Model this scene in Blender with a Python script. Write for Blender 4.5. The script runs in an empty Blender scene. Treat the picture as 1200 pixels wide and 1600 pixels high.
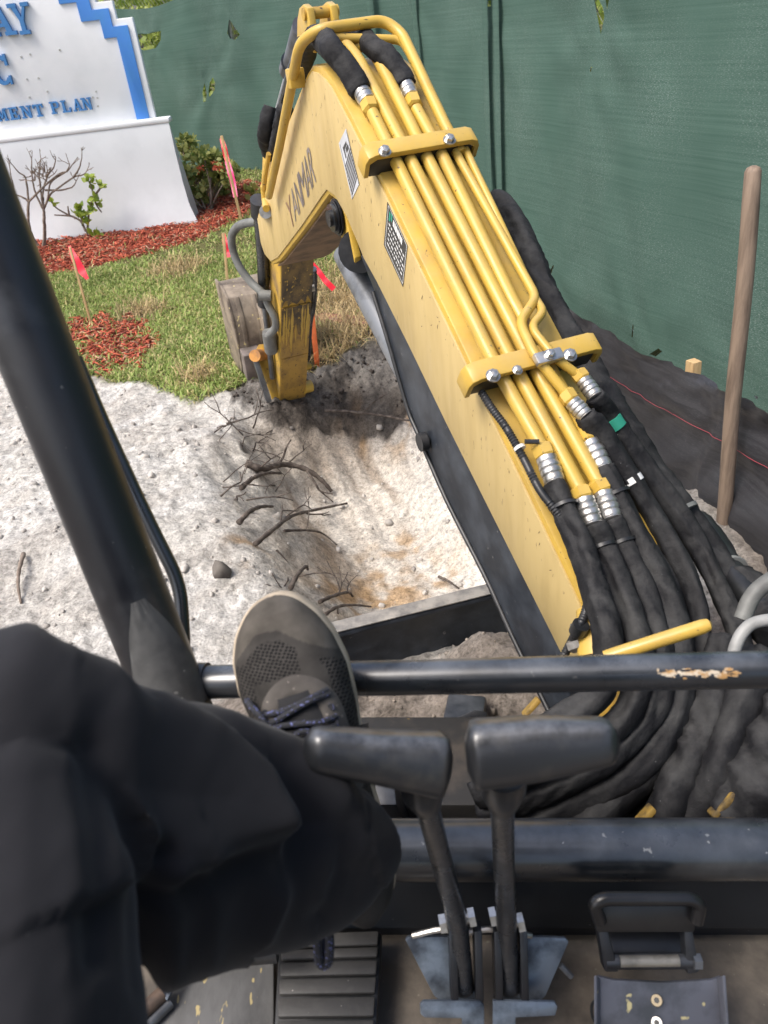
import bpy, bmesh, math, random
import numpy as np
from mathutils import Vector, Matrix
from mathutils.geometry import delaunay_2d_cdt

random.seed(7); rng = np.random.default_rng(11)
scene = bpy.context.scene
COL = scene.collection

# ------------------------------------------------------------------ camera, sky, sun, exposure
EYE = np.array([0.0, 0.0, 1.75]); PIT = math.radians(32.3); ROLL = math.radians(6.9); FPX = 1200.0
_r0 = np.array([1, 0, 0.]); _u0 = np.array([0, math.sin(PIT), math.cos(PIT)])
FW = np.array([0, math.cos(PIT), -math.sin(PIT)])
RT = _r0*math.cos(ROLL) - _u0*math.sin(ROLL); UP = _u0*math.cos(ROLL) + _r0*math.sin(ROLL)
cd = bpy.data.cameras.new('camera'); cam = bpy.data.objects.new('camera', cd); COL.objects.link(cam)
cam.matrix_world = Matrix(((RT[0], UP[0], -FW[0], EYE[0]), (RT[1], UP[1], -FW[1], EYE[1]), (RT[2], UP[2], -FW[2], EYE[2]), (0, 0, 0, 1)))
cd.sensor_width = 36; cd.lens = 27.0; cd.clip_start = 0.02; cd.clip_end = 500
cd.dof.use_dof = True; cd.dof.focus_distance = 2.0; cd.dof.aperture_fstop = 8.0
scene.camera = cam
scene.render.resolution_x = 768; scene.render.resolution_y = 1024

SUN = np.array([-0.48, -0.24, 0.84]); SUN /= np.linalg.norm(SUN)
w = bpy.data.worlds.new('World'); scene.world = w; w.use_nodes = True
nt = w.node_tree; nt.nodes.clear()
so = nt.nodes.new('ShaderNodeOutputWorld'); sb = nt.nodes.new('ShaderNodeBackground'); sk = nt.nodes.new('ShaderNodeTexSky')
sk.sky_type = 'NISHITA'; sk.sun_disc = False; sk.sun_elevation = math.asin(SUN[2]); sk.sun_rotation = math.atan2(SUN[0], SUN[1])
sk.air_density = 1.0; sk.dust_density = 5.0; sk.ozone_density = 1.0
sb.inputs['Strength'].default_value = 0.115
nt.links.new(sk.outputs[0], sb.inputs[0]); nt.links.new(sb.outputs[0], so.inputs[0])
sl = bpy.data.lights.new('sun', 'SUN'); sl.energy = 1.5; sl.angle = math.radians(24); sl.color = (1.0, 0.975, 0.94)
sun = bpy.data.objects.new('sun', sl); COL.objects.link(sun)
sun.rotation_euler = Vector(tuple(SUN)).to_track_quat('Z', 'Y').to_euler()
scene.view_settings.view_transform = 'Standard'; scene.view_settings.look = 'None'
scene.view_settings.exposure = 1.12; scene.view_settings.gamma = 1.0; scene.view_settings.use_curve_mapping = False

# ------------------------------------------------------------------ layout helpers
def ray(u, v): return RT*(u-600)/FPX - UP*(v-800)/FPX + FW
def P(u, v, t): return EYE + ray(u, v)*t
def on_plane(u, v, q, n):
    d = ray(u, v); return EYE + d*(np.dot(np.asarray(q)-EYE, n)/np.dot(d, n))
def nrm(a): a = np.asarray(a, float); return a/np.linalg.norm(a)
ZZ = np.array([0, 0, 1.])
AZ = math.radians(17.9); EF = np.array([-math.sin(AZ), math.cos(AZ), 0]); ES = np.array([math.cos(AZ), math.sin(AZ), 0])
BO = P(740, 578, 1.45)                                            # left upper edge of the boom beside the lower clamp
BA = math.radians(36); BD = EF*math.cos(BA) + ZZ*math.sin(BA); BN = -EF*math.sin(BA) + ZZ*math.cos(BA)
def B(f, s, z): q = BO + EF*f + ES*s; return np.array([q[0], q[1], z])
def T(l, s, h): return BO + BD*l + ES*s + BN*h
def onface(u, v, s): return on_plane(u, v, BO + ES*s, ES)
def ontop(u, v, h): return on_plane(u, v, BO + BN*h, BN)
def sstep(a, b, x): t = np.clip((x-a)/(b-a), 0, 1); return t*t*(3-2*t)

# ------------------------------------------------------------------ noise
def _hash(ix, iy, seed):
    h = (ix.astype(np.int64)*374761393 + iy.astype(np.int64)*668265263 + seed*974634777) & 0xffffffff
    h = ((h ^ (h >> 13))*1274126177) & 0xffffffff
    return ((h ^ (h >> 16)) & 0xffff)/65535.0
def vnoise(x, y, seed=0):
    x = np.asarray(x, float); y = np.asarray(y, float)
    ix = np.floor(x); iy = np.floor(y); fx = x-ix; fy = y-iy
    fx = fx*fx*(3-2*fx); fy = fy*fy*(3-2*fy)
    a = _hash(ix, iy, seed); b = _hash(ix+1, iy, seed); c = _hash(ix, iy+1, seed); d = _hash(ix+1, iy+1, seed)
    return (a*(1-fx)+b*fx)*(1-fy) + (c*(1-fx)+d*fx)*fy
def fbm(x, y, oct=4, seed=0, gain=0.5):
    s = 0; a = 1; t = 0
    for i in range(oct):
        s = s + a*(vnoise(x*2**i+i*17.3, y*2**i-i*9.1, seed+i)-0.5); t += a; a *= gain
    return s/t*2
def clump(x, y, seed=0):                                            # rounded lumps (inverse of cell distance)
    ix = np.floor(x); iy = np.floor(y); m = np.full(np.shape(x), 9.0)
    for dx in (-1, 0, 1):
        for dy in (-1, 0, 1):
            cx = ix+dx+_hash(ix+dx, iy+dy, seed); cy = iy+dy+_hash(ix+dx, iy+dy, seed+5)
            rr = 0.45+0.5*_hash(ix+dx, iy+dy, seed+9)
            m = np.minimum(m, np.hypot(x-cx, y-cy)/rr)
    return np.clip(1-m, 0, 1)

# ------------------------------------------------------------------ object helpers
def rootloc(p):
    l = np.zeros(3)
    while p is not None: l = l + np.array(p.location); p = p.parent
    return l
def obj(name, verts, faces, m, parent=None, smooth=True, angle=40, loc=None):
    l = rootloc(parent) if parent else (np.asarray(loc, float) if loc is not None else np.zeros(3))
    v = np.asarray(verts, float) - l
    me = bpy.data.meshes.new(name)
    me.from_pydata([tuple(x) for x in v], [], [tuple(int(i) for i in f) for f in faces]); me.update()
    me.validate()
    if smooth:
        me.shade_smooth()
        if angle < 179: me.set_sharp_from_angle(angle=math.radians(angle))
    me.materials.append(m)
    o = bpy.data.objects.new(name, me); COL.objects.link(o)
    if parent: o.parent = parent
    elif loc is not None: o.location = loc
    return o
def tag(o, label=None, cat=None, group=None, kind=None):
    if label: o['label'] = label
    if cat: o['category'] = cat
    if group: o['group'] = group
    if kind: o['kind'] = kind
    return o
def thing(name, loc, label, cat, group=None):
    o = bpy.data.objects.new(name, None); COL.objects.link(o); o.location = tuple(loc); o.empty_display_size = 0.1
    return tag(o, label, cat, group)
class MB:
    def __init__(s): s.v = []; s.f = []
    def add(s, v, f):
        n = len(s.v); s.v += [tuple(x) for x in v]; s.f += [tuple(i+n for i in g) for g in f]; return s
    def obj(s, name, m, parent=None, **k): return obj(name, s.v, s.f, m, parent, **k)
def boxg(c, ax, hs, bev=0.0):
    bm = bmesh.new(); bmesh.ops.create_cube(bm, size=2.0)
    for v in bm.verts: v.co = Vector((v.co.x*hs[0], v.co.y*hs[1], v.co.z*hs[2]))
    if bev > 0: bmesh.ops.bevel(bm, geom=bm.edges[:], offset=min(bev, min(hs)*0.9), segments=2, profile=0.5, affect='EDGES')
    A = np.array([nrm(a) for a in ax]); c = np.asarray(c, float)
    bm.verts.ensure_lookup_table()
    v = [c + A[0]*p.co.x + A[1]*p.co.y + A[2]*p.co.z for p in bm.verts]
    f = [[q.index for q in g.verts] for g in bm.faces]; bm.free(); return v, f
def prismg(pts, ext, bev=0.0, seg=2):                               # closed 3D outline pushed along the vector ext, bevelled
    bm = bmesh.new(); vs = [bm.verts.new(tuple(p)) for p in pts]; fc = bm.faces.new(vs)
    r = bmesh.ops.extrude_face_region(bm, geom=[fc])
    for e in r['geom']:
        if isinstance(e, bmesh.types.BMVert): e.co += Vector(tuple(ext))
    bmesh.ops.recalc_face_normals(bm, faces=bm.faces[:])
    if bev > 0:
        ed = [e for e in bm.edges if len(e.link_faces) == 2 and e.calc_face_angle(0) > 0.6]
        bmesh.ops.bevel(bm, geom=ed, offset=bev, segments=seg, profile=0.5, affect='EDGES')
    bmesh.ops.triangulate(bm, faces=[f for f in bm.faces if len(f.verts) > 4])
    bm.verts.index_update()
    v = [tuple(p.co) for p in bm.verts]; f = [[q.index for q in g.verts] for g in bm.faces]; bm.free(); return v, f
def spline(pts, n=8):
    p = [np.asarray(q, float) for q in pts]
    if len(p) < 3: return [p[0]*(1-i/n)+p[1]*i/n for i in range(n+1)]
    e = [2*p[0]-p[1]]+p+[2*p[-1]-p[-2]]; out = []
    for i in range(1, len(e)-2):
        for k in range(n):
            t = k/n; a, b, c, d = e[i-1], e[i], e[i+1], e[i+2]
            out.append(0.5*((2*b)+(-a+c)*t+(2*a-5*b+4*c-d)*t*t+(-a+3*b-3*c+d)*t**3))
    out.append(p[-1]); return out
def corner(pts, rad=0.03, n=6):                                     # straight runs with rounded bends, like bent pipe
    p = [np.asarray(q, float) for q in pts]; out = [p[0]]
    for i in range(1, len(p)-1):
        a = p[i-1]-p[i]; c = p[i+1]-p[i]; r = min(rad, np.linalg.norm(a)*0.48, np.linalg.norm(c)*0.48)
        s = p[i]+nrm(a)*r; e = p[i]+nrm(c)*r
        for k in range(n+1):
            t = k/n; out.append(s*(1-t)**2+p[i]*2*t*(1-t)+e*t*t)
    out.append(p[-1]); return out
def frames(path):
    path = [np.asarray(q, float) for q in path]; n = len(path); tg = []
    for i in range(n):
        tg.append(nrm(path[min(i+1, n-1)]-path[max(i-1, 0)]))
    a = np.cross(tg[0], ZZ)
    if np.linalg.norm(a) < 0.05: a = np.cross(tg[0], np.array([1., 0, 0]))
    a = nrm(a); fr = []
    for t in tg:
        a = nrm(a - t*np.dot(a, t)); fr.append((a, np.cross(t, a)))
    return fr
def tubeg(path, rad, seg=12, rf=None, cap=True):
    fr = frames(path); n = len(path); v = []; f = []
    L = np.concatenate([[0], np.cumsum([np.linalg.norm(np.asarray(path[i+1])-np.asarray(path[i])) for i in range(n-1)])])
    for i in range(n):
        r = rad[i] if hasattr(rad, '__len__') else rad
        for k in range(seg):
            th = 2*math.pi*k/seg; rr = r*(rf(L[i], th) if rf else 1)
            v.append(np.asarray(path[i])+fr[i][0]*math.cos(th)*rr+fr[i][1]*math.sin(th)*rr)
    for i in range(n-1):
        for k in range(seg):
            k2 = (k+1) % seg; f.append((i*seg+k, i*seg+k2, (i+1)*seg+k2, (i+1)*seg+k))
    if cap: f.append(tuple(range(seg-1, -1, -1))); f.append(tuple((n-1)*seg+k for k in range(seg)))
    return v, f
def tube(name, path, rad, m, parent=None, seg=12, rf=None, **k): v, f = tubeg(path, rad, seg, rf); return obj(name, v, f, m, parent, **k)
def box(name, c, ax, hs, m, parent=None, bev=0.003, **k): v, f = boxg(c, ax, hs, bev); return obj(name, v, f, m, parent, angle=30, **k)
def prism(name, pts, ext, m, parent=None, bev=0.003, **k): v, f = prismg(pts, ext, bev); return obj(name, v, f, m, parent, angle=30, **k)
XYZ = (np.array([1., 0, 0]), np.array([0, 1., 0]), ZZ)

# ------------------------------------------------------------------ materials
def lin(r, g, b): return tuple(((c/255)/12.92 if c/255 < 0.04045 else ((c/255+0.055)/1.055)**2.4) for c in (r, g, b))
def M(name, col, rough=0.5, metal=0.0, col2=None, scale=8.0, mix=(0.45, 0.65), bump=0.0, bscale=60.0, bdist=0.002,
      speck=None, sscale=150.0, sthr=0.68, stretch=None, spec=0.5, detail=6.0, rvar=0.0, attr=None, dust_sheen=None, coat=0.0):
    m = bpy.data.materials.new(name); m.use_nodes = True; t = m.node_tree; N = t.nodes; L = t.links
    b = N['Principled BSDF']; b.inputs['Roughness'].default_value = rough; b.inputs['Metallic'].default_value = metal
    b.inputs['Specular IOR Level'].default_value = spec
    tc = N.new('ShaderNodeTexCoord'); co = tc.outputs['Object']
    if stretch:
        mp = N.new('ShaderNodeMapping'); mp.inputs['Scale'].default_value = stretch; L.new(co, mp.inputs[0]); co = mp.outputs[0]
    def noise(sc, det=detail, rg=0.6):
        n = N.new('ShaderNodeTexNoise'); n.inputs['Scale'].default_value = sc; n.inputs['Detail'].default_value = det
        n.inputs['Roughness'].default_value = rg; L.new(co, n.inputs['Vector']); return n.outputs['Fac']
    def ramp(src, a, c):
        r = N.new('ShaderNodeMapRange'); r.inputs[1].default_value = a; r.inputs[2].default_value = c; r.clamp = True; L.new(src, r.inputs[0]); return r.outputs[0]
    def mixc(fac, a, c):
        x = N.new('ShaderNodeMix'); x.data_type = 'RGBA'; L.new(fac, x.inputs[0])
        for s, k in ((a, 6), (c, 7)):
            if isinstance(s, tuple): x.inputs[k].default_value = (*s, 1)
            else: L.new(s, x.inputs[k])
        return x.outputs[2]
    cur = tuple(col)
    if attr:
        an = N.new('ShaderNodeAttribute'); an.attribute_name = attr; cur = an.outputs['Color']
    if col2 is not None: cur = mixc(ramp(noise(scale), *mix), cur, tuple(col2))
    if speck is not None: cur = mixc(ramp(noise(sscale, 2), sthr, sthr+0.04), cur, tuple(speck))
    if dust_sheen is not None:                                             # up-facing tint: settled dusting, and sky sheen painted on black paint and grips
        ge = N.new('ShaderNodeNewGeometry'); sx = N.new('ShaderNodeSeparateXYZ'); L.new(ge.outputs['Normal'], sx.inputs[0])
        mu = N.new('ShaderNodeMath'); mu.operation = 'MULTIPLY'; L.new(ramp(sx.outputs['Z'], .55, .98), mu.inputs[0]); L.new(ramp(noise(scale*2.3), .28, .72), mu.inputs[1])
        m3 = N.new('ShaderNodeMath'); m3.operation = 'MULTIPLY'; m3.inputs[1].default_value = dust_sheen[1]; L.new(mu.outputs[0], m3.inputs[0]); cur = mixc(m3.outputs[0], cur, tuple(dust_sheen[0]))
    if coat > 0: b.inputs['Coat Weight'].default_value = coat; b.inputs['Coat Roughness'].default_value = .22
    if isinstance(cur, tuple): b.inputs['Base Color'].default_value = (*cur, 1)
    else: L.new(cur, b.inputs['Base Color'])
    if rvar > 0:
        r = N.new('ShaderNodeMapRange'); r.inputs[1].default_value = 0.35; r.inputs[2].default_value = 0.65
        r.inputs[3].default_value = max(0.05, rough-rvar); r.inputs[4].default_value = min(1, rough+rvar); L.new(noise(scale*1.7), r.inputs[0]); L.new(r.outputs[0], b.inputs['Roughness'])
    if bump > 0:
        bn = N.new('ShaderNodeBump'); bn.inputs['Strength'].default_value = bump; bn.inputs['Distance'].default_value = bdist
        L.new(noise(bscale, 5), bn.inputs['Height']); L.new(bn.outputs[0], b.inputs['Normal'])
    return m

YEL = M('yellow_paint', (0.53, 0.345, 0.056), 0.40, col2=(0.38, 0.245, 0.058), scale=9, mix=(0.46, 0.78), dust_sheen=((.50, .40, .22), .45), speck=(0.10, 0.065, 0.03), sscale=95, sthr=0.70, bump=0.12, bscale=220, bdist=0.0006, rvar=0.1)
YELS = M('yellow_paint_tan', (0.50, 0.375, 0.16), 0.5, col2=(0.40, 0.29, 0.115), scale=10, mix=(0.45, 0.75), speck=(0.14, 0.085, 0.04), sscale=85, sthr=0.70, bump=0.1, bscale=200, bdist=0.0006, rvar=0.1, stretch=(1.6, 1.6, .32))  # tanner, less saturated yellow for the boom side plates
YELD = M('yellow_paint_dirty', (0.50, 0.31, 0.045), 0.6, col2=(0.20, 0.13, 0.055), scale=9, mix=(0.47, 0.68), speck=(0.07, 0.05, 0.03), sscale=40, sthr=0.66, bump=0.25, bscale=120, bdist=0.001)
BROWN = M('brown_underside', (0.22, 0.14, 0.08), 0.7, col2=(0.10, 0.065, 0.04), scale=12, bump=0.3, bscale=90)  # darker brown for the plate under the boom's front half
BLK = M('black_paint', (0.007, 0.009, 0.012), 0.30, col2=(0.014, 0.017, 0.022), scale=10, coat=.6, dust_sheen=((.20, .22, .25), .5), speck=(0.07, 0.07, 0.07), sscale=90, sthr=0.72, bump=0.06, bscale=150, bdist=0.0006, rvar=0.09)  # blue-grey tops put the sky highlight into the colour
BLKW = M('black_paint_worn', (0.008, 0.009, 0.012), 0.44, col2=(0.045, 0.048, 0.053), scale=9, mix=(0.54, 0.78), coat=.15, dust_sheen=((.18, .19, .21), .35), speck=(0.11, 0.105, 0.10), sscale=130, sthr=0.74, bump=0.1, bscale=120, bdist=0.0008, rvar=0.1)
GUARD = M('dusty_black_guard', (0.014, 0.018, 0.025), 0.42, col2=(0.05, 0.06, 0.075), scale=11, mix=(0.42, 0.72), speck=(0.12, 0.12, 0.12), sscale=60, sthr=0.70, bump=0.1, bscale=80, bdist=0.001)
RUB = M('black_rubber', (0.011, 0.012, 0.013), 0.42, col2=(0.03, 0.03, 0.032), scale=20, bump=0.15, bscale=300, bdist=0.0005)
GRIP = M('grip_rubber', (0.013, 0.014, 0.016), 0.36, coat=.4, dust_sheen=((.17, .18, .20), .7), col2=(0.035, 0.033, 0.03), scale=28, mix=(0.55, 0.75), bump=0.15, bscale=260, bdist=0.0006)  # pale upper tint paints the bluish sky sheen on the grips
SLEEVE = M('black_fabric_sleeve', (0.008, 0.008, 0.0095), 0.72, col2=(0.034, 0.034, 0.034), scale=16, mix=(0.44, 0.72), speck=(0.14, 0.14, 0.14), sscale=120, sthr=0.75, bump=0.7, bscale=38, bdist=0.006, dust_sheen=((.085, .083, .08), .55), spec=0.25)
STEEL = M('zinc_steel', (0.55, 0.54, 0.52), 0.33, 0.85, col2=(0.33, 0.31, 0.27), scale=40, bump=0.15, bscale=150)
DSTEEL = M('dark_steel', (0.16, 0.17, 0.185), 0.42, 0.6, col2=(0.07, 0.07, 0.075), scale=18, mix=(0.4, 0.7), speck=(0.3, 0.3, 0.28), sscale=80, sthr=0.71)
PLATE = M('blue_grey_steel_plate', (0.17, 0.205, 0.25), 0.36, 0.45, col2=(0.035, 0.042, 0.055), scale=17, mix=(0.40, 0.62), speck=(0.3, 0.27, 0.2), sscale=55, sthr=0.74)
PEDW = M('grey_pedal_plate', (0.115, 0.12, 0.145), 0.45, 0.2, col2=(0.06, 0.065, 0.075), scale=16, speck=(0.55, 0.48, 0.25), sscale=48, sthr=0.69)
FLOOR = M('dirty_floor_mat', (0.075, 0.064, 0.053), 0.8, col2=(0.24, 0.198, 0.155), scale=7, mix=(0.45, 0.72), speck=(0.2, 0.18, 0.14), sscale=85, sthr=0.70, bump=0.35, bscale=90, bdist=0.0015)
MATG = M('muddy_grey_mat', (0.10, 0.10, 0.10), 0.65, col2=(0.05, 0.05, 0.05), scale=12, speck=(0.36, 0.29, 0.14), sscale=55, sthr=0.63, bump=0.3, bscale=70, bdist=0.0015, stretch=(1.6, .6, 1))
GREYH = M('grey_hose_rubber', (0.17, 0.175, 0.165), 0.55, col2=(0.10, 0.10, 0.095), scale=14)
BUCK = M('worn_bucket_steel', (0.25, 0.205, 0.155), 0.7, 0.05, col2=(0.085, 0.066, 0.05), scale=9, mix=(0.42, 0.66), speck=(0.5, 0.42, 0.2), sscale=38, sthr=0.66, bump=0.3, bscale=70, bdist=0.002)
WHITEP = M('white_plaster', (0.80, 0.81, 0.82), 0.8, col2=(0.74, 0.755, 0.765), scale=3, bump=0.12, bscale=45, bdist=0.003)
GREYP = M('pale_grey_plaster', (0.60, 0.62, 0.64), 0.85, col2=(0.55, 0.57, 0.59), scale=3, bump=0.15, bscale=40, bdist=0.003)
CONC = M('bare_concrete', (0.42, 0.42, 0.40), 0.9, col2=(0.28, 0.28, 0.26), scale=12, bump=0.3, bscale=60)
BLUE = M('blue_paint', (0.055, 0.22, 0.62), 0.6, col2=(0.06, 0.235, 0.58), scale=6)
LETT = M('blue_letter_paint', (0.045, 0.18, 0.42), 0.5)
WOODH = M('weathered_wood_handle', (0.25, 0.185, 0.135), 0.7, col2=(0.12, 0.085, 0.062), scale=10, mix=(0.4, 0.68), stretch=(6, 6, .7), bump=0.35, bscale=30, bdist=0.0015)
LATH = M('pale_lath_wood', (0.52, 0.36, 0.18), 0.8, col2=(0.40, 0.26, 0.12), scale=30, stretch=(4, 4, .6))
ORAN = M('orange_lath', (0.72, 0.17, 0.05), 0.6, col2=(0.52, 0.13, 0.05), scale=20)
RED = M('red_ribbon', (0.70, 0.018, 0.04), 0.45)
PINK = M('pink_ribbon', (0.80, 0.06, 0.22), 0.45)
BARK = M('grey_bark', (0.15, 0.115, 0.09), 0.9, col2=(0.26, 0.21, 0.17), scale=30, bump=0.4, bscale=80)
ROOT = M('dark_root_bark', (0.055, 0.042, 0.034), 0.9, col2=(0.14, 0.115, 0.095), scale=30, bump=0.4, bscale=90)
TROUS = M('black_trouser_cloth', (0.0125, 0.0125, 0.0150), 0.92, col2=(0.016, 0.016, 0.019), scale=6, speck=(0.05, 0.05, 0.05), sscale=140, sthr=0.76, bump=0.15, bscale=500, bdist=0.0005, spec=0.2)
TROUS.node_tree.nodes['Principled BSDF'].inputs['Sheen Weight'].default_value = 0.08
SKIN = M('skin', (0.45, 0.27, 0.19), 0.55)
LACE = M('dark_lace', (0.02, 0.021, 0.026), 0.8, speck=(0.16, 0.18, 0.42), sscale=420, sthr=0.62)
MIDS = M('cream_sole', (0.47, 0.39, 0.29), 0.8, col2=(0.30, 0.245, 0.18), scale=25)
SHOEG = M('dusty_grey_suede', (0.060, 0.053, 0.047), 0.9, col2=(0.10, 0.09, 0.08), scale=22, mix=(0.42, 0.7), speck=(0.25, 0.22, 0.19), sscale=200, sthr=0.68, bump=0.3, bscale=200, bdist=0.0008)
TEAL = M('teal_tape', (0.03, 0.28, 0.19), 0.5)
WTAPE = M('white_label', (0.72, 0.72, 0.70), 0.6)
DECALB = M('dark_decal_film', (0.035, 0.035, 0.037), 0.4, col2=(0.06, 0.058, 0.055), scale=20)
DECALW = M('pale_decal_film', (0.55, 0.57, 0.60), 0.45, col2=(0.45, 0.46, 0.48), scale=14)
GREYL = M('grey_letter_film', (0.13, 0.115, 0.115), 0.5, col2=(0.24, 0.20, 0.17), scale=20)
BROWNL = M('brown_letter_film', (0.17, 0.08, 0.05), 0.5, col2=(0.24, 0.15, 0.09), scale=20)
LEAF = M('shrub_leaf', (0.10, 0.17, 0.03), 0.5, attr='Col')
SHINYB = M('gloss_black_plastic', (0.01, 0.01, 0.011), 0.3, col2=(0.02, 0.02, 0.02), scale=9)

# shoe knit: rows of small dark holes in a grey knit
def knit_mat():
    m = bpy.data.materials.new('shoe_knit'); m.use_nodes = True; N = m.node_tree.nodes; L = m.node_tree.links; b = N['Principled BSDF']
    at = N.new('ShaderNodeAttribute'); at.attribute_name = 'UVW'
    mp = N.new('ShaderNodeMapping'); mp.inputs['Scale'].default_value = (250, 350, 1); mp.inputs['Rotation'].default_value = (0, 0, .5); L.new(at.outputs['Vector'], mp.inputs[0])
    vo = N.new('ShaderNodeTexVoronoi'); vo.voronoi_dimensions = '2D'; vo.inputs['Scale'].default_value = 1.0; vo.inputs['Randomness'].default_value = 0.25; L.new(mp.outputs[0], vo.inputs['Vector'])
    r = N.new('ShaderNodeMapRange'); r.inputs[1].default_value = 0.26; r.inputs[2].default_value = 0.40; L.new(vo.outputs['Distance'], r.inputs[0])
    a2 = N.new('ShaderNodeAttribute'); a2.attribute_name = 'Zone'
    sep = N.new('ShaderNodeSeparateColor'); L.new(a2.outputs['Color'], sep.inputs[0])
    hole = N.new('ShaderNodeMath'); hole.operation = 'MAXIMUM'; inv = N.new('ShaderNodeMath'); inv.operation = 'SUBTRACT'; inv.inputs[0].default_value = 1.0
    L.new(sep.outputs[0], inv.inputs[1]); L.new(r.outputs[0], hole.inputs[0]); L.new(inv.outputs[0], hole.inputs[1])
    no = N.new('ShaderNodeTexNoise'); no.inputs['Scale'].default_value = 60; no.inputs['Detail'].default_value = 6
    tc = N.new('ShaderNodeTexCoord'); L.new(tc.outputs['Object'], no.inputs['Vector'])
    base = N.new('ShaderNodeMix'); base.data_type = 'RGBA'; L.new(no.outputs['Fac'], base.inputs[0]); base.inputs[6].default_value = (0.030, 0.028, 0.026, 1); base.inputs[7].default_value = (0.062, 0.057, 0.052, 1)
    toe = N.new('ShaderNodeMix'); toe.data_type = 'RGBA'; L.new(sep.outputs[1], toe.inputs[0]); L.new(base.outputs[2], toe.inputs[6]); toe.inputs[7].default_value = (0.088, 0.079, 0.068, 1)
    n2 = N.new('ShaderNodeTexNoise'); n2.inputs['Scale'].default_value = 35; n2.inputs['Detail'].default_value = 8; L.new(tc.outputs['Object'], n2.inputs['Vector'])
    d2 = N.new('ShaderNodeMix'); d2.data_type = 'RGBA'; d2.blend_type = 'MULTIPLY'; d2.inputs[0].default_value = 0.8; L.new(toe.outputs[2], d2.inputs[6]); L.new(n2.outputs['Color'], d2.inputs[7])
    gr = N.new('ShaderNodeMix'); gr.data_type = 'RGBA'; gr.blend_type = 'MIX'
    gm = N.new('ShaderNodeMapRange'); gm.inputs[1].default_value = .3; gm.inputs[2].default_value = .7; gm.inputs[3].default_value = .55; gm.inputs[4].default_value = 1.25; L.new(n2.outputs['Fac'], gm.inputs[0])
    vm = N.new('ShaderNodeVectorMath'); vm.operation = 'SCALE'; L.new(toe.outputs[2], vm.inputs[0]); L.new(gm.outputs[0], vm.inputs['Scale'])
    fin = N.new('ShaderNodeMix'); fin.data_type = 'RGBA'; L.new(hole.outputs[0], fin.inputs[0]); fin.inputs[6].default_value = (0.006, 0.006, 0.007, 1); L.new(vm.outputs[0], fin.inputs[7])
    L.new(fin.outputs[2], b.inputs['Base Color']); b.inputs['Roughness'].default_value = 0.9; b.inputs['Specular IOR Level'].default_value = 0.2
    bp = N.new('ShaderNodeBump'); bp.inputs['Strength'].default_value = 0.6; bp.inputs['Distance'].default_value = 0.0015; L.new(hole.outputs[0], bp.inputs['Height']); L.new(bp.outputs[0], b.inputs['Normal'])
    return m
KNIT = knit_mat()

def fabric_mat(name, c1, c2, c3, wscale=420, rough=0.75, trans=0.25, streak=(2, 2, 26)):
    m = bpy.data.materials.new(name); m.use_nodes = True; N = m.node_tree.nodes; L = m.node_tree.links; b = N['Principled BSDF']; out = N['Material Output']
    at = N.new('ShaderNodeAttribute'); at.attribute_name = 'UVW'
    mp = N.new('ShaderNodeMapping'); mp.inputs['Scale'].default_value = (.55, 46, 1); L.new(at.outputs['Vector'], mp.inputs[0])
    n1 = N.new('ShaderNodeTexNoise'); n1.inputs['Scale'].default_value = 1.6; n1.inputs['Detail'].default_value = 9; n1.inputs['Roughness'].default_value = 0.68; L.new(mp.outputs[0], n1.inputs['Vector'])
    n2 = N.new('ShaderNodeTexNoise'); n2.inputs['Scale'].default_value = 1.3; n2.inputs['Detail'].default_value = 4; L.new(at.outputs['Vector'], n2.inputs['Vector'])
    mp2 = N.new('ShaderNodeMapping'); mp2.inputs['Scale'].default_value = (wscale*.30, wscale*1.7, 1); L.new(at.outputs['Vector'], mp2.inputs[0])
    n3 = N.new('ShaderNodeTexNoise'); n3.inputs['Scale'].default_value = 1.3; n3.inputs['Detail'].default_value = 3; L.new(mp2.outputs[0], n3.inputs['Vector'])
    def rmp(s, a, c):
        r = N.new('ShaderNodeMapRange'); r.inputs[1].default_value = a; r.inputs[2].default_value = c; L.new(s, r.inputs[0]); return r.outputs[0]
    m1 = N.new('ShaderNodeMix'); m1.data_type = 'RGBA'; L.new(rmp(n1.outputs['Fac'], 0.27, 0.78), m1.inputs[0]); m1.inputs[6].default_value = (*c1, 1); m1.inputs[7].default_value = (*c2, 1)
    # light through weave pinholes painted as pale specks, more where the cloth is dusty
    mu = N.new('ShaderNodeMath'); mu.operation = 'MULTIPLY'; L.new(rmp(n3.outputs['Fac'], 0.53, 0.70), mu.inputs[0]); L.new(rmp(n2.outputs['Fac'], 0.36, 0.70), mu.inputs[1])
    m2 = N.new('ShaderNodeMix'); m2.data_type = 'RGBA'; L.new(mu.outputs[0], m2.inputs[0]); L.new(m1.outputs[2], m2.inputs[6]); m2.inputs[7].default_value = (*c3, 1)
    L.new(m2.outputs[2], b.inputs['Base Color']); b.inputs['Roughness'].default_value = rough; b.inputs['Specular IOR Level'].default_value = 0.3
    bp = N.new('ShaderNodeBump'); bp.inputs['Strength'].default_value = 0.10; bp.inputs['Distance'].default_value = 0.002; L.new(n1.outputs['Fac'], bp.inputs['Height']); L.new(bp.outputs[0], b.inputs['Normal'])
    if trans > 0:
        tr = N.new('ShaderNodeBsdfTranslucent'); L.new(m2.outputs[2], tr.inputs['Color']); mx = N.new('ShaderNodeMixShader'); mx.inputs[0].default_value = trans
        L.new(b.outputs[0], mx.inputs[1]); L.new(tr.outputs[0], mx.inputs[2]); L.new(mx.outputs[0], out.inputs['Surface'])
    return m
SCREEN = fabric_mat('green_screen_cloth', (0.050, 0.104, 0.082), (0.096, 0.168, 0.138), (0.34, 0.40, 0.37), wscale=200)
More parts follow.
